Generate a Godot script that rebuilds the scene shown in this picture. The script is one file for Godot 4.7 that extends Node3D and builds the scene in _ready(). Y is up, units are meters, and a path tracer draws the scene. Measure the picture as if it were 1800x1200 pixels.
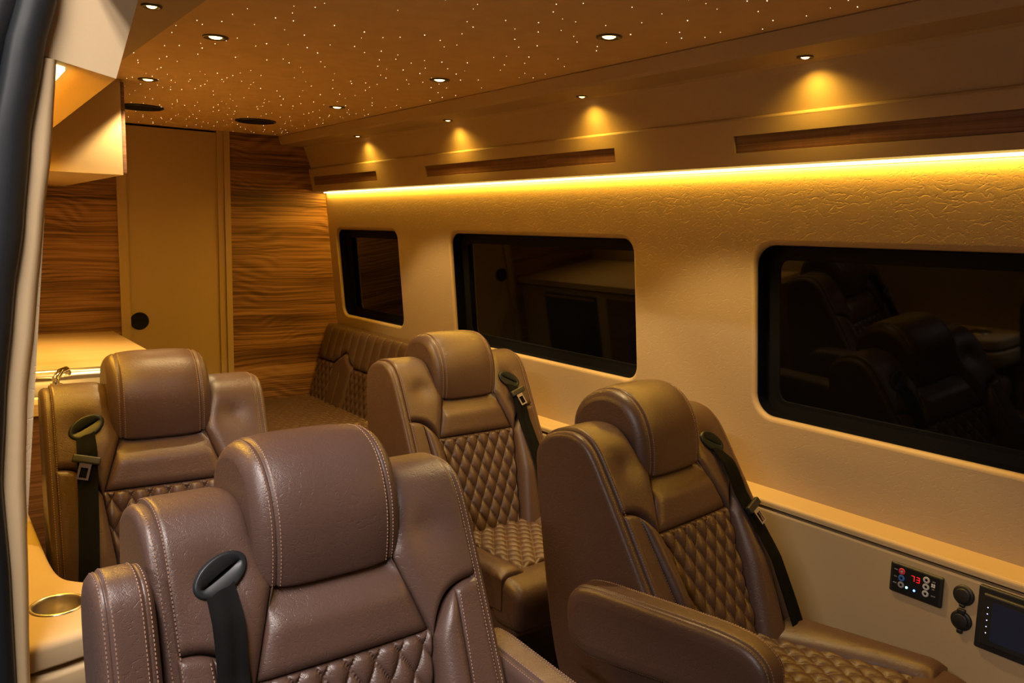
extends Node3D
# Night view into the passenger cabin of a converted van, seen from the open sliding door.
# y is up, metres; the cabin floor is y = 0, +x is across the cabin, -z is towards the rear partition.

const REAR := -4.75          # rear partition
const FRONT := 0.95          # front bulkhead (behind the camera)
const CEIL := 1.962
const AMBER := Color(1.0, 0.74, 0.20)
var taken := {}
var M := {}

# ------------------------------------------------------------------ naming
func numbered(called: String) -> String:
	if not taken.has(called):
		taken[called] = 0
		return called
	taken[called] += 1
	return "%s_%03d" % [called, taken[called]]

func thing(called: String, label: String, category: String, at := Vector3.ZERO, turn := 0.0, group := "") -> Node3D:
	var o := Node3D.new()
	o.name = numbered(called)
	add_child(o)
	o.position = at
	o.rotation.y = turn
	o.set_meta("label", label)
	o.set_meta("category", category)
	if group:
		o.set_meta("group", group)
	return o

func obj(called: String, mesh: Mesh, mat: Material, parent: Node3D = null, label := "", kind := "") -> MeshInstance3D:
	var o := MeshInstance3D.new()
	o.mesh = mesh
	o.material_override = mat
	if parent:
		o.name = called
		parent.add_child(o, true)
	else:
		o.name = numbered(called)
		add_child(o)
	if label:
		o.set_meta("label", label)
	if kind:
		o.set_meta("kind", kind)
	return o

func struct(called: String, mesh: Mesh, mat: Material, label: String, category: String) -> MeshInstance3D:
	var o := obj(called, mesh, mat, null, label, "structure")
	o.set_meta("category", category)
	return o

# ------------------------------------------------------------------ materials
func lin(r: float, g: float, b: float) -> Color:
	return Color(r, g, b).linear_to_srgb()

func mat(c: Color, rough := 0.6, metal := 0.0, spec := 0.5) -> StandardMaterial3D:
	var m := StandardMaterial3D.new()
	m.albedo_color = c
	m.roughness = rough
	m.metallic = metal
	m.metallic_specular = spec
	return m

func glow(c: Color, energy: float) -> StandardMaterial3D:
	var m := mat(Color(0.02, 0.02, 0.02), 0.5)
	m.emission_enabled = true
	m.emission = c
	m.emission_energy_multiplier = energy
	return m

func noise(kind: int, freq: float, sd: int, oct := 3) -> FastNoiseLite:
	var n := FastNoiseLite.new()
	n.noise_type = kind
	n.frequency = freq
	n.seed = sd
	n.fractal_octaves = oct
	return n

func bump_texture(n: FastNoiseLite, strength: float, size := 512) -> NoiseTexture2D:
	var t := NoiseTexture2D.new()
	t.width = size
	t.height = size
	t.seamless = true
	t.as_normal_map = true
	t.bump_strength = strength
	t.noise = n
	return t

func tri(m: StandardMaterial3D, per_metre: Vector3, world := false) -> StandardMaterial3D:
	m.uv1_triplanar = true
	m.uv1_world_triplanar = world
	m.uv1_scale = per_metre
	return m

# leather relief: fine pores, and shallow crease lines that wander through it
func leather_normal(sd: int, pore: float, crease: float, stretch: float, freq: float, strength: float) -> ImageTexture:
	var size := 512
	var cell := noise(FastNoiseLite.TYPE_CELLULAR, 0.16, sd, 2)
	cell.cellular_return_type = FastNoiseLite.RETURN_DISTANCE2_SUB
	var rid := noise(FastNoiseLite.TYPE_SIMPLEX_SMOOTH, freq, sd + 1, 3)
	rid.fractal_type = FastNoiseLite.FRACTAL_RIDGED
	var warp := noise(FastNoiseLite.TYPE_SIMPLEX_SMOOTH, 0.02, sd + 2, 2)
	var im := Image.create(size, size, false, Image.FORMAT_RF)
	for y in size:
		for x in size:
			# blended with its wrapped copy over the last quarter so that the tile repeats without a seam
			var h := 0.0
			var fx := clampf((x - 384.0) / 128.0, 0.0, 1.0)
			var fy := clampf((y - 384.0) / 128.0, 0.0, 1.0)
			for k in 4:
				var wx := (1.0 - fx) if k % 2 == 0 else fx
				var wy := (1.0 - fy) if k < 2 else fy
				if wx * wy <= 0.0:
					continue
				var px := x - (512.0 if k % 2 == 1 else 0.0)
				var py := y - (512.0 if k >= 2 else 0.0)
				var d := warp.get_noise_2d(px, py) * 9.0
				var r := rid.get_noise_2d(px / stretch + d, py + d)
				h += wx * wy * (pore * cell.get_noise_2d(px, py) - crease * pow(clampf(r, 0.0, 1.0), 5.0))
			im.set_pixel(x, y, Color(0.5 + h, 0, 0))
	im.convert(Image.FORMAT_RGBA8)
	im.bump_map_to_normal_map(strength)
	return ImageTexture.create_from_image(im)

func wood_texture(sd: int, ramp: Gradient, w := 1024, h := 1024) -> ImageTexture:
	var im := Image.create(w, h, false, Image.FORMAT_RGBA8)
	var broad := noise(FastNoiseLite.TYPE_SIMPLEX_SMOOTH, 0.0045, sd, 2)
	var fine := noise(FastNoiseLite.TYPE_SIMPLEX_SMOOTH, 0.02, sd + 1, 3)
	var warp := noise(FastNoiseLite.TYPE_SIMPLEX_SMOOTH, 0.006, sd + 2, 3)
	var pores := noise(FastNoiseLite.TYPE_SIMPLEX, 0.11, sd + 3, 2)
	for y in h:
		for x in w:
			var d := warp.get_noise_2d(x * 0.30, y * 0.9) * 7.0
			var yy := y + d
			var figure := clampf(3.0 * broad.get_noise_2d(x * 0.7 + 500.0, y * 1.3), 0.0, 1.0)
			var rings := sin((yy + 55.0 * broad.get_noise_2d(x * 0.34, y * 1.1)) * 0.36)
			var v := 0.50 + 0.26 * broad.get_noise_2d(x * 0.10, yy * 3.0) + 0.16 * broad.get_noise_2d(x * 0.5 + 900.0, y * 0.8)
			v += 0.34 * fine.get_noise_2d(x * 0.030, yy * 4.2) + 0.12 * rings * figure
			v += 0.26 * pores.get_noise_2d(x * 0.016, yy * 1.9)
			im.set_pixel(x, y, ramp.sample(clampf(v, 0.0, 1.0)))
	return ImageTexture.create_from_image(im)

func make_materials() -> void:
	var brown_n := leather_normal(11, 0.16, 0.30, 1.5, 0.016, 5.0)
	var beige_n := leather_normal(47, 0.05, 0.30, 1.7, 0.020, 4.0)
	var b := mat(lin(0.064, 0.0365, 0.0285), 0.38, 0.0, 0.45)
	b.normal_enabled = true
	b.normal_texture = brown_n
	b.normal_scale = 1.5
	M.brown = tri(b, Vector3.ONE * 5.5)
	M.thread = mat(lin(0.24, 0.145, 0.10), 0.7)
	var w := mat(lin(0.40, 0.295, 0.165), 0.55, 0.0, 0.45)
	w.normal_enabled = true
	w.normal_texture = beige_n
	w.normal_scale = 1.25
	M.beige = tri(w, Vector3.ONE * 3.2, true)
	var w2 := mat(lin(0.40, 0.295, 0.167), 0.62, 0.0, 0.4)
	w2.normal_enabled = true
	w2.normal_texture = beige_n
	w2.normal_scale = 0.18
	M.beige_smooth = tri(w2, Vector3.ONE * 4.5, true)
	var sue := mat(lin(0.70, 0.48, 0.22), 0.95, 0.0, 0.2)
	var suede_tone := NoiseTexture2D.new()
	suede_tone.seamless = true
	suede_tone.noise = noise(FastNoiseLite.TYPE_SIMPLEX_SMOOTH, 0.012, 5, 4)
	var sg := Gradient.new()
	sg.set_color(0, Color(0.95, 0.95, 0.95))
	sg.set_color(1, Color(1, 1, 1))
	suede_tone.color_ramp = sg
	sue.albedo_texture = suede_tone
	M.suede = tri(sue, Vector3.ONE * 1.6, true)
	var g := Gradient.new()
	g.offsets = PackedFloat32Array([0.0, 0.28, 0.5, 0.72, 1.0])
	g.colors = PackedColorArray([lin(0.035, 0.016, 0.008), lin(0.10, 0.046, 0.022), lin(0.19, 0.095, 0.046), lin(0.29, 0.155, 0.078), lin(0.38, 0.22, 0.12)])
	var wt := wood_texture(3, g)
	var wm := mat(Color.WHITE, 0.45, 0.0, 0.4)
	wm.albedo_texture = wt
	M.wood = tri(wm, Vector3(0.70, 0.50, 0.70), true)
	var g2 := Gradient.new()
	g2.offsets = PackedFloat32Array([0.0, 0.5, 1.0])
	g2.colors = PackedColorArray([lin(0.06, 0.028, 0.018), lin(0.15, 0.074, 0.047), lin(0.26, 0.14, 0.09)])
	var dw := mat(Color.WHITE, 0.4, 0.0, 0.4)
	dw.albedo_texture = wood_texture(29, g2, 512, 256)
	M.inlay = tri(dw, Vector3(1.0, 3.0, 0.8), true)
	var g3 := Gradient.new()
	g3.offsets = PackedFloat32Array([0.0, 0.5, 1.0])
	g3.colors = PackedColorArray([lin(0.42, 0.27, 0.14), lin(0.52, 0.36, 0.20), lin(0.60, 0.44, 0.27)])
	var tw := mat(Color.WHITE, 0.33, 0.0, 0.5)
	tw.albedo_texture = wood_texture(61, g3, 512, 512)
	M.top = tri(tw, Vector3(1.2, 1.2, 1.2), true)
	M.floor = mat(lin(0.06, 0.035, 0.02), 0.5)
	M.black = mat(lin(0.012, 0.012, 0.013), 0.45)
	M.rubber = mat(lin(0.008, 0.010, 0.012), 0.42, 0.0, 0.4)
	M.matte_black = mat(lin(0.008, 0.008, 0.008), 0.8, 0.0, 0.3)
	M.glass = mat(lin(0.002, 0.002, 0.002), 0.03, 0.0, 0.40)
	M.chrome = mat(lin(0.75, 0.73, 0.70), 0.12, 1.0)
	M.steel_dark = mat(lin(0.10, 0.085, 0.07), 0.35, 0.8)
	M.steel = mat(lin(0.62, 0.57, 0.50), 0.28, 1.0)
	var belt := mat(lin(0.006, 0.006, 0.006), 0.6, 0.0, 0.10)
	belt.normal_enabled = true
	belt.normal_texture = bump_texture(noise(FastNoiseLite.TYPE_SIMPLEX, 0.20, 8, 2), 5.0, 256)
	belt.normal_scale = 0.7
	M.belt = tri(belt, Vector3(40, 14, 40))
	M.body = mat(lin(0.30, 0.31, 0.33), 0.25, 0.7)
	M.concrete = mat(lin(0.15, 0.145, 0.14), 0.85)
	M.plaster = mat(lin(0.24, 0.22, 0.215), 0.9)
	M.led = glow(Color(1.0, 0.92, 0.60), 4.0)
	M.lens = glow(Color(1.0, 0.80, 0.48), 14.0)
	M.star = glow(Color(1.0, 0.90, 0.74), 5.0)
	M.frame_black = mat(lin(0.004, 0.004, 0.004), 0.7, 0.0, 0.25)
	M.white_lamp = glow(Color(1.0, 0.96, 0.93), 6.0)
	M.print = mat(lin(0.62, 0.62, 0.62), 0.6)

# ------------------------------------------------------------------ mesh helpers
func arrays_mesh(v: PackedVector3Array, n: PackedVector3Array, idx: PackedInt32Array) -> ArrayMesh:
	var a := []
	a.resize(Mesh.ARRAY_MAX)
	a[Mesh.ARRAY_VERTEX] = v
	a[Mesh.ARRAY_NORMAL] = n
	a[Mesh.ARRAY_INDEX] = idx
	var m := ArrayMesh.new()
	m.add_surface_from_arrays(Mesh.PRIMITIVE_TRIANGLES, a)
	return m

# a soup of flat faces and smooth sheets collected into one mesh
class Soup:
	var v := PackedVector3Array()
	var n := PackedVector3Array()
	var i := PackedInt32Array()

	func tri3(a: Vector3, b: Vector3, c: Vector3, out: Vector3) -> void:
		var nn := (b - a).cross(c - a).normalized()
		var k := v.size()
		if nn.dot(out) < 0.0:
			nn = -nn
			v.append_array([a, b, c])
		else:
			v.append_array([a, c, b])
		n.append_array([nn, nn, nn])
		i.append_array([k, k + 1, k + 2])

	func quad(a: Vector3, b: Vector3, c: Vector3, d: Vector3, out: Vector3) -> void:
		tri3(a, b, c, out)
		tri3(a, c, d, out)

	# eight corners: index bit 0 = x, bit 1 = y, bit 2 = z
	func hexa(p: Array) -> void:
		var mid := Vector3.ZERO
		for q in p:
			mid += q / 8.0
		for f in [[0, 1, 3, 2], [4, 5, 7, 6], [0, 1, 5, 4], [2, 3, 7, 6], [0, 2, 6, 4], [1, 3, 7, 5]]:
			var ctr: Vector3 = (p[f[0]] + p[f[1]] + p[f[2]] + p[f[3]]) / 4.0
			quad(p[f[0]], p[f[1]], p[f[2]], p[f[3]], ctr - mid)

	func box(lo: Vector3, hi: Vector3) -> void:
		var p := []
		for k in 8:
			p.append(Vector3(hi.x if k & 1 else lo.x, hi.y if k & 2 else lo.y, hi.z if k & 4 else lo.z))
		hexa(p)

	# smooth sheet over a grid of points, rows x cols; flip turns it over
	func sheet(p: PackedVector3Array, rows: int, cols: int, flip := false, closed := false) -> void:
		var base := v.size()
		v.append_array(p)
		for r in rows:
			for c in cols:
				var cl := c - 1 if c > 0 else (cols - 1 if closed else 0)
				var cr := c + 1 if c < cols - 1 else (0 if closed else cols - 1)
				var du := p[r * cols + cr] - p[r * cols + cl]
				var dv := p[mini(r + 1, rows - 1) * cols + c] - p[maxi(r - 1, 0) * cols + c]
				var nn := du.cross(dv)
				if nn.length_squared() < 1e-18:
					nn = Vector3.UP
				n.append(nn.normalized() * (-1.0 if flip else 1.0))
		var last := cols if closed else cols - 1
		for r in rows - 1:
			for c in last:
				var c2 := (c + 1) % cols
				var a := base + r * cols + c
				var b := base + r * cols + c2
				var d := base + (r + 1) * cols + c
				var e := base + (r + 1) * cols + c2
				if flip:
					i.append_array([a, b, e, a, e, d])
				else:
					i.append_array([a, e, b, a, d, e])

	# a round bar along points
	func tube(pts: Array, r: float, seg := 10) -> void:
		var p := PackedVector3Array()
		var count := pts.size()
		var side := Vector3.ZERO
		for k in count:
			var t: Vector3 = (pts[mini(k + 1, count - 1)] - pts[maxi(k - 1, 0)]).normalized()
			if side == Vector3.ZERO:
				side = t.cross(Vector3(0.31, 0.77, 0.55)).normalized()
			side = (side - t * side.dot(t)).normalized()
			var up := t.cross(side)
			for s in seg:
				var a := TAU * s / seg
				p.append(pts[k] + (side * cos(a) + up * sin(a)) * r)
		sheet(p, count, seg, true, true)
		for e in [0, count - 1]:
			for s in seg:
				tri3(pts[e], p[e * seg + s], p[e * seg + (s + 1) % seg], pts[e] - pts[1 if e == 0 else count - 2])

	# turned profile (radius, height) about an axis
	func lathe(prof: Array, at: Vector3, axis: Vector3, seg := 28) -> void:
		var z := axis.normalized()
		var x := z.cross(Vector3(0.2, 0.1, 0.9) if absf(z.z) < 0.8 else Vector3.UP).normalized()
		var y := z.cross(x)
		var p := PackedVector3Array()
		for q in prof:
			for s in seg:
				var a := TAU * s / seg
				p.append(at + (x * cos(a) + y * sin(a)) * q.x + z * q.y)
		sheet(p, prof.size(), seg, false, true)

	func mesh() -> ArrayMesh:
		var a := []
		a.resize(Mesh.ARRAY_MAX)
		a[Mesh.ARRAY_VERTEX] = v
		a[Mesh.ARRAY_NORMAL] = n
		a[Mesh.ARRAY_INDEX] = i
		var m := ArrayMesh.new()
		m.add_surface_from_arrays(Mesh.PRIMITIVE_TRIANGLES, a)
		return m

func box(lo: Vector3, hi: Vector3) -> ArrayMesh:
	var s := Soup.new()
	s.box(lo, hi)
	return s.mesh()

# a box with rounded edges
func soft_box(lo: Vector3, hi: Vector3, r: float, seg := 3) -> ArrayMesh:
	var s := Soup.new()
	var poly := []
	for k in 4:
		var c := Vector2(hi.y - r if k in [0, 3] else lo.y + r, hi.z - r if k in [0, 1] else lo.z + r)
		for j in seg + 1:
			var a := PI / 2.0 * (k + float(j) / seg)
			poly.append(c + Vector2(cos(a), sin(a)) * r)
	extrude_into(s, poly, (lo.x + hi.x) / 2.0, bevel_stations((hi.x - lo.x) / 2.0, r, seg))
	return s.mesh()

func bevel_stations(hw: float, r: float, seg := 4) -> Array:
	var st := []
	for j in seg + 1:
		var a := PI / 2.0 * j / seg
		st.append(Vector2(-hw + r * (1.0 - cos(a)), r * (1.0 - sin(a))))
	var back := []
	for q in st:
		back.push_front(Vector2(-q.x, q.y))
	return st + back

# outline in (y, z) pushed through x; each station is (x, inset)
func extrude_into(s: Soup, poly: Array, cx: float, stations: Array) -> void:
	var count := poly.size()
	var area := 0.0
	for k in count:
		area += poly[k].cross(poly[(k + 1) % count])
	var turn := 1.0 if area > 0.0 else -1.0
	var nrm := []
	for k in count:
		var t: Vector2 = (poly[(k + 1) % count] - poly[(k - 1 + count) % count]).normalized()
		nrm.append(Vector2(t.y, -t.x) * turn)
	var p := PackedVector3Array()
	for st in stations:
		for k in count:
			var q: Vector2 = poly[k] - nrm[k] * st.y
			p.append(Vector3(cx + st.x, q.x, q.y))
	s.sheet(p, stations.size(), count, turn < 0.0, true)
	for e in [0, stations.size() - 1]:
		var ring := PackedVector2Array()
		for k in count:
			ring.append(poly[k] - nrm[k] * stations[e].y)
		var tris := Geometry2D.triangulate_polygon(ring)
		var x: float = cx + stations[e].x
		if tris.is_empty():   # the inset outline crosses itself: close it as a fan
			var mid := Vector2.ZERO
			for q in ring:
				mid += q / count
			for k in count:
				var q2 := ring[(k + 1) % count]
				s.tri3(Vector3(x, mid.x, mid.y), Vector3(x, ring[k].x, ring[k].y), Vector3(x, q2.x, q2.y), Vector3(-1 if e == 0 else 1, 0, 0))
		for k in range(0, tris.size(), 3):
			var a := ring[tris[k]]
			var b := ring[tris[k + 1]]
			var c := ring[tris[k + 2]]
			s.tri3(Vector3(x, a.x, a.y), Vector3(x, b.x, b.y), Vector3(x, c.x, c.y), Vector3(-1 if e == 0 else 1, 0, 0))

# outline in (x, y) pushed along z
func prism_z(poly: Array, z0: float, z1: float) -> ArrayMesh:
	var s := Soup.new()
	var count := poly.size()
	var area := 0.0
	for k in count:
		area += poly[k].cross(poly[(k + 1) % count])
	for k in count:
		var a: Vector2 = poly[k]
		var b: Vector2 = poly[(k + 1) % count]
		var d := (b - a).normalized()
		var o := Vector2(d.y, -d.x) * (1.0 if area > 0.0 else -1.0)
		s.quad(Vector3(a.x, a.y, z0), Vector3(b.x, b.y, z0), Vector3(b.x, b.y, z1), Vector3(a.x, a.y, z1), Vector3(o.x, o.y, 0))
	var tris := Geometry2D.triangulate_polygon(PackedVector2Array(poly))
	for k in range(0, tris.size(), 3):
		for z in [z0, z1]:
			var pa: Vector2 = poly[tris[k]]
			var pb: Vector2 = poly[tris[k + 1]]
			var pc: Vector2 = poly[tris[k + 2]]
			s.tri3(Vector3(pa.x, pa.y, z), Vector3(pb.x, pb.y, z), Vector3(pc.x, pc.y, z), Vector3(0, 0, -1 if z == z0 else 1))
	return s.mesh()

func smooth_path(pts: Array, each := 6, closed := false) -> Array:
	var out := []
	var n := pts.size()
	for k in (n if closed else n - 1):
		var p0: Vector2 = pts[(k - 1 + n) % n] if closed else pts[maxi(k - 1, 0)]
		var p1: Vector2 = pts[k]
		var p2: Vector2 = pts[(k + 1) % n]
		var p3: Vector2 = pts[(k + 2) % n] if closed else pts[mini(k + 2, n - 1)]
		for j in each:
			out.append(p1.cubic_interpolate(p2, p0, p3, float(j) / each))
	if not closed:
		out.append(pts[n - 1])
	return out

func round_edge(d: float, r: float) -> float:
	var q := 1.0 - clampf(d / r, 0.0, 1.0)
	return sqrt(maxf(0.0, 1.0 - q * q))

func spread(k: int, n: int) -> float:
	var q := float(k) / n
	return lerpf(q, 0.5 - 0.5 * cos(PI * q), 0.75)

# A stuffed panel over (a, b): place(a, b, h) puts it in space. left/right bound a as functions of b, low/high bound b as functions of s in 0..1.
func cushion(s: Soup, left: Callable, right: Callable, low: Callable, high: Callable, place: Callable, thick: float, r: float, na: int, nb: int, more: Callable, flip := false, skirt := 0.03) -> void:
	var p := PackedVector3Array()
	for j in range(-1, nb + 2):
		var t := spread(clampi(j, 0, nb), nb)
		for i in range(-1, na + 2):
			var q := spread(clampi(i, 0, na), na)
			var b: float = lerpf(low.call(q), high.call(q), t)
			var l: float = left.call(b)
			var rr: float = right.call(b)
			var a := lerpf(l, rr, q)
			var da := minf(q, 1.0 - q) * absf(rr - l)
			var db := minf(t, 1.0 - t) * absf(high.call(q) - low.call(q))
			var e := round_edge(da, r) * round_edge(db, r)
			var h: float = thick * e + more.call(a, b) * e
			if j < 0 or i < 0 or j > nb or i > na:
				h = -skirt
			p.append(place.call(a, b, h))
	s.sheet(p, nb + 3, na + 3, flip)

# thread: short raised dashes along a path of [point, normal]
func stitches(s: Soup, pts: Array, nrm: Array, step := 0.0062, length := 0.0042, r := 0.0009) -> void:
	var dist := 0.0
	var next := step * 0.5
	for k in pts.size() - 1:
		var a: Vector3 = pts[k]
		var b: Vector3 = pts[k + 1]
		var l := a.distance_to(b)
		if l < 1e-6:
			continue
		var t := (b - a) / l
		while next <= dist + l:
			var f := (next - dist) / l
			var c := a.lerp(b, f)
			var n: Vector3 = nrm[k].lerp(nrm[k + 1], f).normalized()
			var w := t.cross(n).normalized()
			var e := t * length * 0.5
			var top := c + n * r
			s.quad(c - e + w * r, c + e + w * r, top + e * 0.7, top - e * 0.7, n + w)
			s.quad(c - e - w * r, c + e - w * r, top + e * 0.7, top - e * 0.7, n - w)
			next += step
		dist += l

func add_light(l: Light3D, parent: Node3D, at: Vector3, c: Color, energy: float) -> void:
	l.light_color = c
	l.light_energy = energy
	l.shadow_enabled = true
	l.name = "light"
	parent.add_child(l, true)
	l.position = at

# ================================================================== chairs
# The back is drawn in (x across, v up the back, w forward) with the hip line as origin.
var SEAM := []          # side outline of the back from the seat up the front, over the shoulder and down the rear
var back_bits := {}     # meshes shared by all four chairs

func seam_w(v: float) -> float:
	if v < 0.2:
		return lerpf(0.045, -0.012, clampf((v + 0.05) / 0.25, 0.0, 1.0))
	if v < 0.4:
		return lerpf(-0.012, -0.088, (v - 0.2) / 0.2)
	return lerpf(-0.088, -0.148, (v - 0.4) / 0.15)

func centre_w(v: float) -> float:
	return -0.25 * v

func front_w(x: float, v: float) -> float:
	return lerpf(centre_w(v), seam_w(v), smoothstep(0.09, 0.21, absf(x)))

func neck_x(v: float) -> float:
	if v < 0.47:
		return lerpf(0.158, 0.108, clampf((v - 0.335) / 0.135, 0.0, 1.0))
	return lerpf(0.108, 0.126, clampf((v - 0.47) / 0.08, 0.0, 1.0))

func quilt_x(v: float) -> float:
	return lerpf(0.118, 0.160, clampf(v / 0.335, 0.0, 1.0))

func wing_low(x: float) -> float:
	return 0.405 - 0.078 * pow(clampf((0.262 - x) / 0.104, 0.0, 1.0), 2.6)

func puff(a: float, b: float) -> float:
	return pow(absf(sin(PI * a)) * absf(sin(PI * b)), 0.42)

func quilt_h(x: float, v: float) -> float:
	return 0.0135 * puff(x / 0.0465 + v / 0.079, x / 0.0465 - v / 0.079)

func none(_a: float, _b: float) -> float:
	return 0.0

# arc-length table of the shoulder outline
var wing_path := []
var wing_len := []

func wing_at(d: float) -> Array:
	var k := 0
	while k < wing_path.size() - 2 and wing_len[k + 1] < d:
		k += 1
	var f := clampf((d - wing_len[k]) / (wing_len[k + 1] - wing_len[k]), 0.0, 1.0)
	var p: Vector2 = wing_path[k].lerp(wing_path[k + 1], f)
	var t0: Vector2 = (wing_path[mini(k + 1, wing_path.size() - 1)] - wing_path[maxi(k - 1, 0)]).normalized()
	var t1: Vector2 = (wing_path[mini(k + 2, wing_path.size() - 1)] - wing_path[k]).normalized()
	var t := t0.lerp(t1, f).normalized()
	return [p, Vector2(-t.y, t.x)]

func build_back_meshes() -> void:
	var front := [Vector2(0.30, seam_w(0.30)), Vector2(0.36, seam_w(0.36)), Vector2(0.42, seam_w(0.42)), Vector2(0.48, seam_w(0.48)), Vector2(0.535, -0.143), Vector2(0.566, -0.162), Vector2(0.588, -0.187), Vector2(0.599, -0.222), Vector2(0.597, -0.268), Vector2(0.582, -0.305), Vector2(0.552, -0.33), Vector2(0.50, -0.338), Vector2(0.42, -0.34)]
	wing_path = smooth_path(front, 6)
	wing_len = [0.0]
	for k in range(1, wing_path.size()):
		wing_len.append(wing_len[k - 1] + wing_path[k].distance_to(wing_path[k - 1]))
	# side outline, closed
	var outline := [Vector2(-0.055, 0.045), Vector2(0.0, 0.034), Vector2(0.08, 0.016), Vector2(0.15, -0.001), Vector2(0.2, -0.012), Vector2(0.25, -0.031)]
	outline += front
	outline += [Vector2(0.25, -0.342), Vector2(0.1, -0.338), Vector2(0.0, -0.325), Vector2(-0.05, -0.30), Vector2(-0.075, -0.25), Vector2(-0.082, -0.1), Vector2(-0.078, 0.02)]
	var side_poly := smooth_path(outline, 4, true)
	var thread := Soup.new()
	for sgn in [-1.0, 1.0]:
		var s := Soup.new()
		var st := []
		for q in bevel_stations(0.017, 0.014, 5):
			st.append(q)
		extrude_into(s, side_poly, sgn * 0.268, st)
		back_bits["side%d" % int(sgn)] = s.mesh()
		# double row of stitches either side of the front edge seam
		for off in [0.2595, 0.2725]:
			var pts := []
			var nr := []
			var d := 0.0
			for k in range(1, 40):
				var v := 0.02 + 0.28 * k / 40.0
				pts.append(Vector3(sgn * off, v, seam_w(v) + (0.0065 if off < 0.265 else 0.0005)))
				nr.append(Vector3(0, 0.3, 0.95))
			while d < wing_len[-1] - 0.1:
				var q := wing_at(d)
				var lift := 0.0065 if off < 0.265 else 0.0004
				pts.append(Vector3(sgn * off, q[0].x - q[1].x * -lift, q[0].y + q[1].y * lift))
				nr.append(Vector3(sgn * 0.2, q[1].x, q[1].y))
				d += 0.008
			stitches(thread, pts, nr)
	# inner core, seen only in the gaps and from behind
	var core := [Vector2(-0.06, -0.02), Vector2(0.1, -0.045), Vector2(0.335, -0.103), Vector2(0.46, -0.135), Vector2(0.53, -0.165), Vector2(0.56, -0.2), Vector2(0.575, -0.25), Vector2(0.56, -0.31), Vector2(0.5, -0.334), Vector2(0.1, -0.334), Vector2(-0.05, -0.29), Vector2(-0.075, -0.2)]
	var cs := Soup.new()
	extrude_into(cs, smooth_path(core, 4, true), 0.0, bevel_stations(0.256, 0.01, 2))
	back_bits["core"] = cs.mesh()
	# shoulder wings, wrapping over the top
	for sgn in [-1.0, 1.0]:
		var s := Soup.new()
		var na := 26
		var nb := 70
		var p := PackedVector3Array()
		for j in range(-1, nb + 2):
			var t := clampf(float(j) / nb, 0.0, 1.0)
			t = lerpf(t, t * t, 0.35)
			for i in range(-1, na + 2):
				var q := spread(clampi(i, 0, na), na)
				var x0 := lerpf(0.158, 0.262, q)
				var d0 := maxf(wing_low(x0) - 0.30, 0.0) * 1.07
				var d := lerpf(d0, wing_len[-1], t)
				var w := wing_at(d)
				var xin := neck_x(w[0].x) if d < 0.33 else 0.126
				var x := lerpf(xin, 0.262, q)
				var inner := round_edge((x - xin), 0.034)
				var outer := round_edge((0.262 - x), 0.008)
				var bot := round_edge(d - d0, 0.02)
				var h := 0.020 * inner * bot * lerpf(0.5, 1.0, outer) - 0.012
				# dimple that the belt guide is pressed into
				if w[0].y > -0.19:
					var dd := Vector2((x - 0.186) / 0.050, (w[0].x - 0.503) / 0.042).length()
					h -= 0.010 * exp(-dd * dd * 1.6)
				if j < 0 or i < 0 or i > na:
					h = -0.035
				p.append(Vector3(sgn * x, w[0].x + w[1].x * h, w[0].y + w[1].y * h))
		s.sheet(p, nb + 3, na + 3, sgn > 0.0)
		back_bits["wing%d" % int(sgn)] = s.mesh()
	# neck panel
	var place := func(a: float, b: float, h: float) -> Vector3: return Vector3(a, b, centre_w(b) + h)
	var place_front := func(a: float, b: float, h: float) -> Vector3: return Vector3(a, b, front_w(a, b) + h)
	var ns := Soup.new()
	cushion(ns, func(b: float) -> float: return -neck_x(b) + 0.002, func(b: float) -> float: return neck_x(b) - 0.002, func(_q: float) -> float: return 0.337, func(_q: float) -> float: return 0.56, place, 0.014, 0.026, 30, 34, func(a: float, b: float) -> float: return 0.006 * (1.0 - pow(a / 0.16, 2.0)) - 0.040 * smoothstep(0.405, 0.475, b), false, 0.05)
	back_bits["neck"] = ns.mesh()
	# diamond-quilted panel
	var qs := Soup.new()
	cushion(qs, func(b: float) -> float: return -quilt_x(b), func(b: float) -> float: return quilt_x(b), func(_q: float) -> float: return -0.04, func(_q: float) -> float: return 0.337, place, 0.004, 0.010, 130, 150, quilt_h, false, 0.03)
	back_bits["quilt"] = qs.mesh()
	for dirn in [-1.0, 1.0]:
		for k in range(-8, 16):
			var pts := []
			var nr := []
			for j in 90:
				var v := 0.004 + 0.33 * j / 89.0
				var x: float = dirn * 0.0465 * (k - v / 0.079)
				if absf(x) < quilt_x(v) - 0.004:
					pts.append(Vector3(x, v, centre_w(v) + 0.0046))
					nr.append(Vector3(0, 0.25, 0.97))
			if pts.size() > 3:
				stitches(thread, pts, nr, 0.0066, 0.0042, 0.0008)
	# side bolsters: a stuffed inner roll and a flatter outer band
	for sgn in [-1.0, 1.0]:
		var mid := func(b: float) -> float: return lerpf(0.190, 0.214, clampf(b / 0.4, 0.0, 1.0))
		var mirror := func(a: float, b: float, h: float) -> Vector3: return Vector3(sgn * a, b, front_w(a, b) + h)
		var s := Soup.new()
		cushion(s, func(b: float) -> float: return quilt_x(b) + 0.001, mid, func(_q: float) -> float: return -0.05, func(q: float) -> float: return wing_low(lerpf(0.16, 0.213, q)) - 0.001, mirror, 0.018, 0.024, 18, 44, func(a: float, b: float) -> float: return 0.012 * smoothstep(0.42, 0.2, b), sgn < 0.0, 0.035)
		back_bits["roll%d" % int(sgn)] = s.mesh()
		var s2 := Soup.new()
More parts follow.
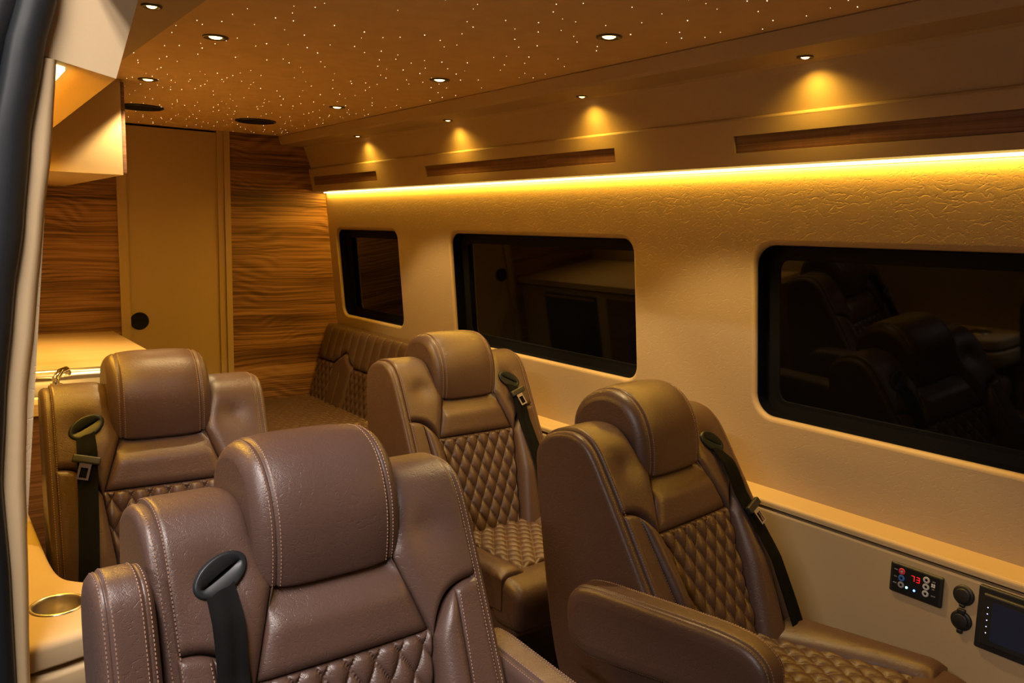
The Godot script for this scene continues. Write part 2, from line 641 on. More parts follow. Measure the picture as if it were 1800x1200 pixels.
		cushion(s2, mid, func(_b: float) -> float: return 0.263, func(_q: float) -> float: return -0.05, func(q: float) -> float: return wing_low(lerpf(0.213, 0.262, q)) - 0.001, mirror, 0.009, 0.010, 12, 44, none, sgn < 0.0, 0.03)
		back_bits["band%d" % int(sgn)] = s2.mesh()
		var pts := []
		var nr := []
		for k in 60:
			var v := 0.01 + 0.385 * k / 59.0
			var x: float = mid.call(v) + 0.006
			pts.append(Vector3(sgn * x, v, front_w(x, v) + 0.0095))
			nr.append(Vector3(0, 0.3, 0.95))
		stitches(thread, pts, nr)
	# headrest
	var hp := [Vector2(0.456, -0.170), Vector2(0.455, -0.135), Vector2(0.459, -0.119), Vector2(0.471, -0.111), Vector2(0.52, -0.104), Vector2(0.572, -0.106), Vector2(0.620, -0.121), Vector2(0.658, -0.148), Vector2(0.681, -0.184), Vector2(0.690, -0.225), Vector2(0.685, -0.27), Vector2(0.666, -0.312), Vector2(0.635, -0.34), Vector2(0.60, -0.353), Vector2(0.565, -0.352), Vector2(0.542, -0.325), Vector2(0.528, -0.28), Vector2(0.505, -0.24), Vector2(0.468, -0.205)]
	var hpoly := smooth_path(hp, 5, true)
	var st := []
	for k in 17:
		var x := lerpf(-0.094, 0.094, k / 16.0)
		st.append(Vector2(x, 0.005 * pow(absf(x) / 0.094, 4.0)))
	var edge := [Vector2(0.0975, 0.0062), Vector2(0.0992, 0.0092), Vector2(0.101, 0.0092), Vector2(0.1027, 0.0075), Vector2(0.108, 0.0085), Vector2(0.115, 0.0118), Vector2(0.121, 0.0165), Vector2(0.126, 0.023), Vector2(0.129, 0.029), Vector2(0.130, 0.034)]
	for q in edge:
		st.append(q)
		st.push_front(Vector2(-q.x, q.y))
	var hs := Soup.new()
	extrude_into(hs, hpoly, 0.0, st)
	back_bits["head"] = hs.mesh()
	var hthread := Soup.new()
	for sgn in [-1.0, 1.0]:
		for e in [Vector2(0.0945, 0.0049), Vector2(0.1068, 0.0080)]:
			var pts := []
			var nr := []
			for k in range(12, 70):
				var t: Vector2 = (hpoly[k + 1] - hpoly[k - 1]).normalized()
				var nn := Vector2(-t.y, t.x)
				if nn.dot(hpoly[k] - Vector2(0.57, -0.23)) < 0.0:
					nn = -nn
				var c: Vector2 = hpoly[k] - nn * e.y
				pts.append(Vector3(sgn * e.x, c.x, c.y))
				nr.append(Vector3(0, nn.x, nn.y))
			stitches(hthread, pts, nr)
	back_bits["head_thread"] = hthread.mesh()
	back_bits["thread"] = thread.mesh()
	# armrest, lying forward along z; pivot at its rear end
	var ar := [Vector2(0.055, -0.045), Vector2(0.068, 0.0), Vector2(0.068, 0.10), Vector2(0.066, 0.25), Vector2(0.062, 0.34), Vector2(0.048, 0.40), Vector2(0.016, 0.434), Vector2(-0.026, 0.438), Vector2(-0.064, 0.415), Vector2(-0.080, 0.36), Vector2(-0.088, 0.2), Vector2(-0.096, 0.03), Vector2(-0.092, -0.03), Vector2(-0.060, -0.066), Vector2(0.015, -0.070)]
	var apoly := smooth_path(ar, 6, true)
	var as_ := Soup.new()
	var ast := []
	for k in 5:
		ast.append(Vector2(lerpf(-0.018, 0.018, k / 4.0), 0.0))
	for q in [Vector2(0.0215, 0.0012), Vector2(0.0232, 0.0042), Vector2(0.025, 0.0042), Vector2(0.0267, 0.0026), Vector2(0.032, 0.0055), Vector2(0.037, 0.011), Vector2(0.0395, 0.019), Vector2(0.041, 0.032)]:
		ast.append(q)
		ast.push_front(Vector2(-q.x, q.y))
	extrude_into(as_, apoly, 0.0, ast)
	back_bits["arm"] = as_.mesh()
	var at := Soup.new()
	for sgn in [-1.0, 1.0]:
		for e in [Vector2(0.019, 0.0003), Vector2(0.0305, 0.0042)]:
			var pts := []
			var nr := []
			for k in apoly.size():
				var t: Vector2 = (apoly[(k + 1) % apoly.size()] - apoly[k - 1]).normalized()
				var nn := Vector2(-t.y, t.x)
				if nn.dot(apoly[k] - Vector2(0.0, 0.18)) < 0.0:
					nn = -nn
				var c: Vector2 = apoly[k] - nn * e.y
				pts.append(Vector3(sgn * e.x, c.x, c.y))
				nr.append(Vector3(sgn * 0.2, nn.x, nn.y))
			stitches(at, pts, nr)
	back_bits["arm_thread"] = at.mesh()

func build_seat_meshes() -> void:
	# seat: (x, z forward) with the hip line as origin, y up
	var rise := func(z: float) -> float: return 0.012 + 0.055 * z
	var flat := func(a: float, b: float, h: float) -> Vector3: return Vector3(a, rise.call(b) + h, b)
	var qw := func(b: float) -> float: return lerpf(0.135, 0.175, clampf(b / 0.3, 0.0, 1.0))
	var s := Soup.new()
	cushion(s, func(b: float) -> float: return -qw.call(b), qw, func(_q: float) -> float: return -0.05, func(q: float) -> float: return 0.335 + 0.03 * absf(2.0 * q - 1.0), flat, 0.004, 0.012, 110, 110, func(a: float, b: float) -> float: return 0.012 * puff(a / 0.052 + b / 0.070, a / 0.052 - b / 0.070), true, 0.04)
	back_bits["seat_quilt"] = s.mesh()
	var thread := Soup.new()
	for dirn in [-1.0, 1.0]:
		for k in range(-8, 14):
			var pts := []
			var nr := []
			for j in 70:
				var z := 0.02 + 0.32 * j / 69.0
				var x: float = dirn * 0.052 * (k - z / 0.070)
				if absf(x) < qw.call(z) - 0.004:
					pts.append(Vector3(x, rise.call(z) + 0.0046, z))
					nr.append(Vector3.UP)
			if pts.size() > 3:
				stitches(thread, pts, nr, 0.0066, 0.0042, 0.001)
	back_bits["seat_thread"] = thread.mesh()
	for sgn in [-1.0, 1.0]:
		var b := Soup.new()
		cushion(b, func(z: float) -> float: return qw.call(z) + 0.001, func(_z: float) -> float: return 0.275, func(_q: float) -> float: return -0.10, func(_q: float) -> float: return 0.40, func(a: float, bb: float, h: float) -> Vector3: return Vector3(sgn * a, rise.call(bb) + h - 0.012 + 0.018 * smoothstep(0.14, 0.22, a), bb), 0.026, 0.038, 16, 34, none, sgn > 0.0, 0.09)
		back_bits["seat_bolster%d" % int(sgn)] = b.mesh()
	# front roll and the skirt under it
	var roll := [Vector2(0.020, 0.335), Vector2(0.040, 0.365), Vector2(0.044, 0.41), Vector2(0.033, 0.45), Vector2(0.008, 0.475), Vector2(-0.03, 0.48), Vector2(-0.075, 0.472), Vector2(-0.10, 0.45), Vector2(-0.10, 0.36), Vector2(-0.03, 0.33)]
	var fs := Soup.new()
	extrude_into(fs, smooth_path(roll, 5, true), 0.0, bevel_stations(0.272, 0.03, 5))
	back_bits["seat_front"] = fs.mesh()
	var pan := Soup.new()
	extrude_into(pan, smooth_path([Vector2(-0.02, -0.10), Vector2(0.0, 0.1), Vector2(0.0, 0.34), Vector2(-0.06, 0.435), Vector2(-0.13, 0.43), Vector2(-0.15, 0.2), Vector2(-0.14, -0.10)], 4, true), 0.0, bevel_stations(0.262, 0.02, 3))
	back_bits["pan"] = pan.mesh()
	back_bits["base"] = soft_box(Vector3(-0.20, -0.423, -0.16), Vector3(0.20, -0.13, 0.30), 0.02)
	back_bits["rear_cover"] = rear_cover()

func rear_cover() -> ArrayMesh:
	# padded boot behind the seat that hides the recliner
	var s := Soup.new()
	var poly := [Vector2(-0.42, -0.12), Vector2(-0.05, -0.12), Vector2(0.075, -0.16), Vector2(0.085, -0.21), Vector2(0.075, -0.25), Vector2(0.055, -0.272), Vector2(-0.08, -0.305), Vector2(-0.2, -0.335), Vector2(-0.42, -0.345)]
	var fine := []
	for k in poly.size() - 1:
		for j in 4:
			fine.append(poly[k].lerp(poly[k + 1], j / 4.0))
	fine.append(poly[-1])
	extrude_into(s, fine, 0.0, bevel_stations(0.262, 0.022, 5))
	return s.mesh()

func belt_meshes(side: float, tongue_v: float) -> Dictionary:
	var out := {}
	# oval guide, its long axis tilted
	var g := Soup.new()
	var ctr := Vector3(side * 0.186, 0.503, seam_w(0.503) + 0.004)
	var zz := Vector3(0, 0.36, 0.93).normalized()
	var xx := Vector3(1, 0, 0)
	var yy := zz.cross(xx).normalized()
	var tilt := 0.50 if side < 0.0 else -0.50
	var ex := xx * cos(tilt) + yy * sin(tilt)
	var ey := -xx * sin(tilt) + yy * cos(tilt)
	var p := PackedVector3Array()
	var prof := [Vector2(1.06, -0.012), Vector2(1.05, 0.001), Vector2(1.0, 0.0055), Vector2(0.93, 0.0070), Vector2(0.86, 0.0062), Vector2(0.74, 0.0058), Vector2(0.72, -0.003)]
	for q in prof:
		for k in 40:
			var a := TAU * k / 40.0
			var ry: float = 0.0265 * q.x if q.x > 0.8 else 0.0032
			p.append(ctr + ex * cos(a) * 0.0445 * q.x + ey * sin(a) * ry + zz * q.y)
	g.sheet(p, prof.size(), 40, false, true)
	out["guide"] = g.mesh()
	var slot := Soup.new()
	var sp := PackedVector3Array()
	for q in [Vector2(0.72, -0.003), Vector2(0.01, -0.003)]:
		for k in 40:
			var a := TAU * k / 40.0
			sp.append(ctr + ex * cos(a) * 0.0445 * q.x + ey * sin(a) * 0.0032 * q.x / 0.72 + zz * (-0.0028))
	slot.sheet(sp, 2, 40, false, true)
	out["slot"] = slot.mesh()
	# webbing: leaves the slot, folds over the lip and hangs down to the seat
	var b := Soup.new()
	var rows := 60
	var bp := PackedVector3Array()
	var under := PackedVector3Array()
	for j in rows:
		var t := float(j) / (rows - 1)
		var v := lerpf(0.500, -0.02, t)
		var x := side * lerpf(0.190, 0.216, smoothstep(0.0, 1.0, t))
		var hw := lerpf(0.021, 0.0235, clampf(t * 12.0, 0.0, 1.0))
		for i in 9:
			var q := i / 8.0 * 2.0 - 1.0
			var xi := x + q * hw
			var start := clampf(t * 11.0, 0.0, 1.0)
			# at the top the webbing follows the tilted slot
			var lift := 0.013 + 0.009 * sin(PI * clampf(t * 4.0, 0.0, 1.0)) + 0.0015 * cos(q * 5.0 + t * 9.0)
			var vv := v + (1.0 - start) * (q * 0.0105 * (1.0 if side < 0.0 else -1.0))
			var pt := Vector3(xi, vv, maxf(front_w(absf(xi), vv), seam_w(vv) - 0.004) + lerpf(0.0035, lift + 0.008, start) + 0.020 * smoothstep(0.45, 0.2, vv))
			bp.append(pt)
			under.append(pt + Vector3(0, -0.0003, -0.0016))
	b.sheet(bp, rows, 9, true)
	b.sheet(under, rows, 9, false)
	out["webbing"] = b.mesh()
	# tongue
	var tv := tongue_v
	var tx := side * lerpf(0.190, 0.216, 1.0 - tv / 0.5)
	var tw := maxf(front_w(absf(tx), tv), seam_w(tv) - 0.004) + 0.033 + 0.020 * smoothstep(0.45, 0.2, tv)
	var f := Transform3D(Basis(Vector3.RIGHT, -0.40) * Basis(Vector3.BACK, side * 0.28), Vector3(tx, tv, tw))
	out["grip"] = soft_box(Vector3(-0.033, -0.009, -0.007), Vector3(0.033, 0.011, 0.007), 0.004)
	var pl := Soup.new()
	pl.box(Vector3(-0.014, -0.020, -0.0012), Vector3(0.014, -0.007, 0.0012))
	pl.box(Vector3(-0.014, -0.046, -0.0012), Vector3(-0.0085, -0.020, 0.0012))
	pl.box(Vector3(0.0085, -0.046, -0.0012), Vector3(0.014, -0.020, 0.0012))
	pl.box(Vector3(-0.014, -0.051, -0.0012), Vector3(0.014, -0.046, 0.0012))
	out["plate"] = pl.mesh()
	out["frame"] = f
	return out

func make_chair(label: String, at: Vector3, yaw: float, recline: float, belt_side: float, tongue_v: float, down_arm: float, up_arm: float) -> void:
	var t := thing("captain_chair", label, "chair", at, deg_to_rad(yaw), "brown leather captain chairs")
	var hip := Vector3(0, 0.423, 0)
	var back := Transform3D(Basis(Vector3.RIGHT, -deg_to_rad(recline)), hip)
	var seat := Transform3D(Basis(), hip)
	obj("seat_base", back_bits.base, M.black, t).transform = seat
	obj("seat_pan", back_bits.pan, M.brown, t).transform = seat
	obj("recliner_cover", back_bits.rear_cover, M.brown, t).transform = seat
	var sq := obj("quilted_seat_panel", back_bits.seat_quilt, M.brown, t, "diamond quilted leather seat panel")
	sq.transform = seat
	obj("stitching", back_bits.seat_thread, M.thread, sq, "tan contrast stitching", "stuff")
	for q in ["1", "-1"]:
		obj("seat_bolster", back_bits["seat_bolster" + q], M.brown, t).transform = seat
	obj("seat_front_roll", back_bits.seat_front, M.brown, t).transform = seat
	var core := obj("backrest_shell", back_bits.core, M.brown, t)
	core.transform = back
	obj("stitching", back_bits.thread, M.thread, core, "tan contrast stitching", "stuff")
	for q in ["1", "-1"]:
		obj("backrest_side", back_bits["side" + q], M.brown, t).transform = back
		obj("shoulder_wing", back_bits["wing" + q], M.brown, t).transform = back
		obj("side_bolster", back_bits["roll" + q], M.brown, t).transform = back
		obj("bolster_band", back_bits["band" + q], M.brown, t).transform = back
	obj("neck_panel", back_bits.neck, M.brown, t).transform = back
	obj("quilted_back_panel", back_bits.quilt, M.brown, t, "diamond quilted leather back panel").transform = back
	var h := obj("headrest", back_bits.head, M.brown, t)
	h.transform = back
	obj("stitching", back_bits.head_thread, M.thread, h, "tan contrast stitching", "stuff")
	if down_arm != 0.0:
		var a := obj("armrest", back_bits.arm, M.brown, t)
		a.transform = back * Transform3D(Basis(Vector3.RIGHT, 0.10), Vector3(down_arm * 0.33, 0.195, -0.13))
		obj("stitching", back_bits.arm_thread, M.thread, a, "tan contrast stitching", "stuff")
	if up_arm != 0.0:
		var a := obj("armrest", back_bits.arm, M.brown, t, "armrest folded up against the backrest")
		a.transform = back * Transform3D(Basis(Vector3.RIGHT, -1.72), Vector3(up_arm * 0.33, 0.11, -0.085))
		obj("stitching", back_bits.arm_thread, M.thread, a, "tan contrast stitching", "stuff")
	var bm := belt_meshes(belt_side, tongue_v)
	var g := obj("belt_guide", bm.guide, M.rubber, t, "black oval belt guide")
	g.transform = back
	obj("slot", bm.slot, M.matte_black, g)
	var wb := obj("seat_belt", bm.webbing, M.belt, t, "black seat belt webbing")
	wb.transform = back
	var grip := obj("belt_tongue", bm.grip, M.black, wb)
	grip.transform = bm.frame
	var plate := obj("tongue_plate", bm.plate, M.chrome, wb, "bright steel tongue")
	plate.transform = bm.frame

# ================================================================== the scene
func _ready() -> void:
	# ---- camera, surroundings, exposure
	var cam := Camera3D.new()
	cam.name = "camera"
	add_child(cam)
	cam.transform = Transform3D(Basis(Vector3(0.8079, 0.0245, 0.5889), Vector3(0.0582, 0.9909, -0.1211), Vector3(-0.5865, 0.1321, 0.7991)).orthonormalized(), Vector3(0, 1.45, 0))
	cam.fov = rad_to_deg(2.0 * atan(600.0 / 1452.0))
	cam.near = 0.02
	cam.far = 60.0
	cam.current = true
	var env := Environment.new()
	env.background_mode = Environment.BG_COLOR
	env.background_color = Color.BLACK
	env.tonemap_mode = Environment.TONE_MAPPER_LINEAR
	env.tonemap_exposure = 1.0
	env.sdfgi_enabled = true
	env.ssao_enabled = true
	env.ssil_enabled = true
	var we := WorldEnvironment.new()
	we.name = "surroundings"
	we.environment = env
	add_child(we)
	make_materials()
	build_shell()
	build_right_side()
	build_rear()
	build_ceiling_lights()
	build_left_side()
	build_door_post()
	build_back_meshes()
	build_seat_meshes()
	build_chairs()
	build_bench()
	build_controls()
	build_invented_garage()

func wall_x(y: float) -> float:
	return 2.064 + (1.648 - y) * 0.0933

func left_x(y: float) -> float:
	return 0.222 - (1.70 - y) * 0.0933

func build_shell() -> void:
	var s := Soup.new()
	s.box(Vector3(-0.02, -0.10, REAR - 0.3), Vector3(2.40, 0.0, FRONT + 0.1))
	struct("floor", s.mesh(), M.floor, "dark brown vinyl floor of the van cabin", "floor")
	var c := struct("ceiling", box(Vector3(0.25, CEIL, REAR - 0.3), Vector3(2.40, CEIL + 0.06, FRONT + 0.1)), M.suede, "tan suede headliner sprinkled with tiny fibre optic stars", "ceiling")
	# star sky: fibre ends set into the headliner
	var mm := MultiMesh.new()
	mm.transform_format = MultiMesh.TRANSFORM_3D
	var sp := SphereMesh.new()
	sp.radius = 0.0009
	sp.height = 0.0018
	sp.radial_segments = 6
	sp.rings = 3
	sp.material = M.star
	mm.mesh = sp
	var rng := RandomNumberGenerator.new()
	rng.seed = 77
	var spots := []
	while spots.size() < 640:
		var q := Vector3(rng.randf_range(0.56, 1.75), CEIL - 0.0006, rng.randf_range(REAR + 0.04, 0.3))
		var clear := true
		for o in spots:
			if o.distance_squared_to(q) < 0.0016:
				clear = false
				break
		if clear:
			spots.append(q)
	mm.instance_count = spots.size()
	for k in spots.size():
		var sc := rng.randf_range(0.55, 1.25)
		mm.set_instance_transform(k, Transform3D(Basis().scaled(Vector3(sc, sc, sc)), spots[k]))
	var stars := MultiMeshInstance3D.new()
	stars.name = "fibre_stars"
	stars.multimesh = mm
	stars.material_override = M.star
	stars.set_meta("kind", "stuff")
	stars.set_meta("label", "tiny white fibre optic star points")
	c.add_child(stars, true)
	struct("wall_front", box(Vector3(0.0, 0.0, FRONT), Vector3(2.3, CEIL, FRONT + 0.05)), M.beige_smooth, "beige bulkhead closing off the driver cab", "wall")

# ------------------------------------------------------------------ right wall with windows
func wall_pt(z: float, y: float, d := 0.0) -> Vector3:
	return Vector3(wall_x(y) + d, y, z)

func rounded(z0: float, z1: float, y0: float, y1: float, r: float, grow := 0.0, seg := 8) -> Array:
	var out := []
	var a0 := z0 - grow
	var a1 := z1 + grow
	var b0 := y0 - grow
	var b1 := y1 + grow
	var rr := r + grow
	var cs := [Vector2(a1 - rr, b1 - rr), Vector2(a0 + rr, b1 - rr), Vector2(a0 + rr, b0 + rr), Vector2(a1 - rr, b0 + rr)]
	for k in 4:
		for j in seg + 1:
			var a := PI / 2.0 * (k + float(j) / seg)
			out.append(cs[k] + Vector2(cos(a), sin(a)) * rr)
	return out

func build_right_side() -> void:
	var wins := [[-4.64, -3.89, 0.928, 1.436, 0.05], [-3.36, -2.135, 0.920, 1.434, 0.055], [-1.605, -0.25, 0.900, 1.428, 0.065]]
	var s := Soup.new()
	var nrm := Vector3(-1, -0.0933, 0).normalized()
	var y_lo := 0.60
	var y_hi := 1.90
	var yb := 0.86
	var yt := 1.48
	var edges := [REAR]
	for w in wins:
		edges.append(w[0] - 0.05)
		edges.append(w[1] + 0.05)
	edges.append(FRONT)
	s.quad(wall_pt(REAR, y_lo), wall_pt(FRONT, y_lo), wall_pt(FRONT, yb), wall_pt(REAR, yb), nrm)
	s.quad(wall_pt(REAR, yt), wall_pt(FRONT, yt), wall_pt(FRONT, y_hi), wall_pt(REAR, y_hi), nrm)
	for k in range(0, edges.size(), 2):
		s.quad(wall_pt(edges[k], yb), wall_pt(edges[k + 1], yb), wall_pt(edges[k + 1], yt), wall_pt(edges[k], yt), nrm)
	for w in wins:
		# ring between the straight cell and the rounded opening, then a soft padded lip
		var hole := rounded(w[0], w[1], w[2], w[3], w[4], 0.016)
		var z0: float = w[0] - 0.05
		var z1: float = w[1] + 0.05
		var mid := Vector2((z0 + z1) / 2.0, (w[2] + w[3]) / 2.0)
		var count := hole.size()
		var outer := []
		for k in count:
			var q: Vector2 = hole[k]
			var corner := k / 9
			var j := k % 9
			var cz: float = z1 if corner in [0, 3] else z0
			var cy: float = yt if corner in [0, 1] else yb
			# first half of each corner arc runs along one edge, second half along the other; the middle sits on the corner
			if j == 4:
				outer.append(Vector2(cz, cy))
			elif (j < 4) == (corner % 2 == 0):
				outer.append(Vector2(cz, q.y))
			else:
				outer.append(Vector2(q.x, cy))
		for k in count:
			var n := (k + 1) % count
			s.quad(wall_pt(outer[k].x, outer[k].y), wall_pt(outer[n].x, outer[n].y), wall_pt(hole[n].x, hole[n].y), wall_pt(hole[k].x, hole[k].y), nrm)
		var lip := PackedVector3Array()
		for j in 7:
			var a := PI / 2.0 * j / 6.0
			var ring := rounded(w[0], w[1], w[2], w[3], w[4], 0.016 * (1.0 - sin(a)))
			for q in ring:
				lip.append(wall_pt(q.x, q.y, 0.016 * (1.0 - cos(a))))
		s.sheet(lip, 7, count, true, true)
	var wall := struct("wall_right", s.mesh(), M.beige, "beige leather covered side wall with three dark windows", "wall")
	# outer skin of the van, unseen, added to block light
	struct("trim_1", box(Vector3(2.255, 0.0, REAR - 0.02), Vector3(2.30, CEIL, FRONT)), M.matte_black, "unseen dark outer skin added behind the window wall to block light", "trim")
	var k := 0
	for w in wins:
		k += 1
		var fr := Soup.new()
		var rings := []
		rings.append([rounded(w[0], w[1], w[2], w[3], w[4], -0.001), 0.014])
		rings.append([rounded(w[0], w[1], w[2], w[3], w[4], -0.001), 0.062])
		rings.append([rounded(w[0], w[1], w[2], w[3], w[4], -0.030), 0.066])
		rings.append([rounded(w[0], w[1], w[2], w[3], 0.075, -0.042), 0.066])
		rings.append([rounded(w[0], w[1], w[2], w[3], 0.075, -0.045), 0.070])
		for j in rings.size() - 1:
			var two := PackedVector3Array()
			for h in 2:
				for q in rings[j + h][0]:
					two.append(wall_pt(q.x, q.y, rings[j + h][1]))
			fr.sheet(two, 2, rings[j][0].size(), true, true)
		var label: String = ["small dark tinted window beside the wood partition", "dark tinted window between the small one and the large one", "large dark tinted window above the control panel"][k - 1]
		var f := struct("window_%d" % k, fr.mesh(), M.frame_black, label, "window")
		var pane := Soup.new()
		var ring := rounded(w[0], w[1], w[2], w[3], 0.075, -0.043)
		var c := Vector2((w[0] + w[1]) / 2.0, (w[2] + w[3]) / 2.0)
		for j in ring.size():
			var n: int = (j + 1) % ring.size()
			pane.tri3(wall_pt(c.x, c.y, 0.069), wall_pt(ring[j].x, ring[j].y, 0.069), wall_pt(ring[n].x, ring[n].y, 0.069), nrm)
			pane.tri3(wall_pt(c.x, c.y, 0.074), wall_pt(ring[j].x, ring[j].y, 0.074), wall_pt(ring[n].x, ring[n].y, 0.074), -nrm)
		obj("pane", pane.mesh(), M.glass, f, "dark reflective privacy glass")
	# ledge under the windows, and the lower wall panel with its shadow gap
	var ledge := []
	for q in [Vector2(wall_x(0.67) + 0.02, 0.670), Vector2(2.062, 0.670)]:
		ledge.append(q)
	for j in 5:
		var a := PI / 2.0 * j / 4.0
		ledge.append(Vector2(2.056 - 0.010 * sin(a), 0.660 + 0.010 * cos(a)))
	ledge += [Vector2(2.046, 0.650), Vector2(wall_x(0.65) + 0.02, 0.650)]
	struct("trim_2", prism_z(ledge, -3.02, FRONT), M.beige_smooth, "narrow beige ledge running along under the windows", "ledge")
	struct("trim_3", box(Vector3(2.128, 0.0, -3.02), Vector3(2.25, 0.650, FRONT)), M.beige_smooth, "beige backing board deep in the gap under the ledge", "trim")
	var lowp := [Vector2(2.126, 0.0), Vector2(2.046, 0.0), Vector2(2.046, 0.634), Vector2(2.0475, 0.6375), Vector2(2.051, 0.639), Vector2(2.126, 0.639)]
	struct("trim_4", prism_z(lowp, -3.02, FRONT), M.beige_smooth, "beige lower wall panel beside the seats", "panel")
	# cove above: fascia, soffit and back wall of the cove in one moulding
	var cove := [Vector2(2.2, CEIL), Vector2(1.780, CEIL), Vector2(1.776, 1.958), Vector2(1.786, 1.922), Vector2(1.794, 1.913), Vector2(1.915, 1.910), Vector2(1.930, 1.905), Vector2(1.938, 1.890), Vector2(1.972, 1.790), Vector2(1.976, 1.74), Vector2(2.2, 1.74)]
	struct("trim_5", prism_z(cove, REAR, FRONT), M.beige_smooth, "beige cove moulding between the star ceiling and the valance", "moulding")
	# valance with recessed wood inlays
	var va := thing("light_valance", "beige light valance with three long wood inlays above the windows", "valance")
	var vs := Soup.new()
	var top := Vector2(1.958, 1.783)
	var bot := Vector2(1.984, 1.655)
	var slots := [[-4.705, -3.895], [-3.40, -2.12], [-1.615, -0.10]]
	var face := func(f: float, d: float) -> Vector2: return top.lerp(bot, f) + Vector2(0.980, 0.199) * d
	var slab := func(so: Soup, f0: float, f1: float, z0: float, z1: float, d0: float, d1: float) -> void:
		var p := []
		for q in 8:
			var v2: Vector2 = face.call(f1 if q & 2 else f0, d1 if q & 1 else d0)
			p.append(Vector3(v2.x, v2.y, z1 if q & 4 else z0))
		so.hexa(p)
	slab.call(vs, 0.0, 0.34, REAR, FRONT, 0.0, 0.045)
	slab.call(vs, 0.72, 1.0, REAR, FRONT, 0.0, 0.055)
	var zs := [REAR]
	for q in slots:
		zs.append_array(q)
	zs.append(FRONT)
	for q in range(0, zs.size(), 2):
		slab.call(vs, 0.34, 0.72, zs[q], zs[q + 1], 0.0, 0.045)
	# rounded top edge
	var lipp := [top + Vector2(0.0, -0.002), top + Vector2(0.003, 0.005), top + Vector2(0.009, 0.008), top + Vector2(0.03, 0.008), top + Vector2(0.04, 0.0)]
	var lipm := prism_z(lipp, REAR, FRONT)
	var tmp := lipm.surface_get_arrays(0)
	var off := vs.v.size()
	vs.v.append_array(tmp[Mesh.ARRAY_VERTEX])
	vs.n.append_array(tmp[Mesh.ARRAY_NORMAL])
	for q in tmp[Mesh.ARRAY_INDEX]:
		vs.i.append(q + off)
	obj("body", vs.mesh(), M.beige_smooth, va)
	for q in slots:
		var ins := Soup.new()
		slab.call(ins, 0.345, 0.715, q[0] + 0.002, q[1] - 0.002, 0.007, 0.04)
		obj("wood_inlay", ins.mesh(), M.inlay, va, "recessed dark walnut strip")
	# LED strip under the valance
	var led := thing("led_strip", "glowing amber light strip under the window-side valance", "led strip")
	obj("diffuser", box(Vector3(2.040, 1.648, REAR + 0.03), Vector3(2.060, 1.655, FRONT - 0.02)), M.led, led)
	var al := AreaLight3D.new()
	al.area_size = Vector2(0.006, FRONT - REAR - 0.05)
	add_light(al, led, Vector3(2.0600, 1.6465, (FRONT + REAR) / 2.0), AMBER, 3.3)
	al.rotation = Vector3(-PI / 2.0, 0, 0)
	# cove downlights
	for z in [-3.94, -3.07, -2.205, -1.335]:
		var over: String = {-3.94: "small recessed cove downlight above the short wood inlay", -3.07: "recessed cove downlight above the middle inlay, on the side of the small window", -2.205: "recessed cove downlight above the middle inlay, on the side of the large window", -1.335: "recessed cove downlight above the end of the longest wood inlay"}[z]
		var dl := downlight("cove_downlight", Vector3(1.888, 1.9105, z), over, "cove downlights above the valance", 0.021)
		var sl := SpotLight3D.new()
		sl.spot_angle = 74.0
		sl.spot_angle_attenuation = 1.0
		sl.light_size = 0.008
		sl.spot_range = 6.0
		add_light(sl, dl, Vector3(0, -0.010, 0), Color(1.0, 0.78, 0.30), 0.15)
		sl.rotation = Vector3(-PI / 2.0, 0, 0)
	var _unused := wall

func downlight(called: String, at: Vector3, label: String, group: String, r: float) -> Node3D:
	var t := thing(called, label, "downlight", at, 0.0, group)
	var b := Soup.new()
	b.lathe([Vector2(r * 1.02, 0.0), Vector2(r, -0.003), Vector2(r * 0.86, -0.0042), Vector2(r * 0.66, -0.003), Vector2(r * 0.50, 0.0)], Vector3.ZERO, Vector3.UP, 28)
	obj("bezel", b.mesh(), M.steel_dark, t)
	var l := Soup.new()
	l.lathe([Vector2(r * 0.52, -0.0005), Vector2(r * 0.38, -0.0035), Vector2(r * 0.2, -0.0048), Vector2(0.0001, -0.005)], Vector3.ZERO, Vector3.UP, 20)
	obj("lens", l.mesh(), M.lens, t)
	return t

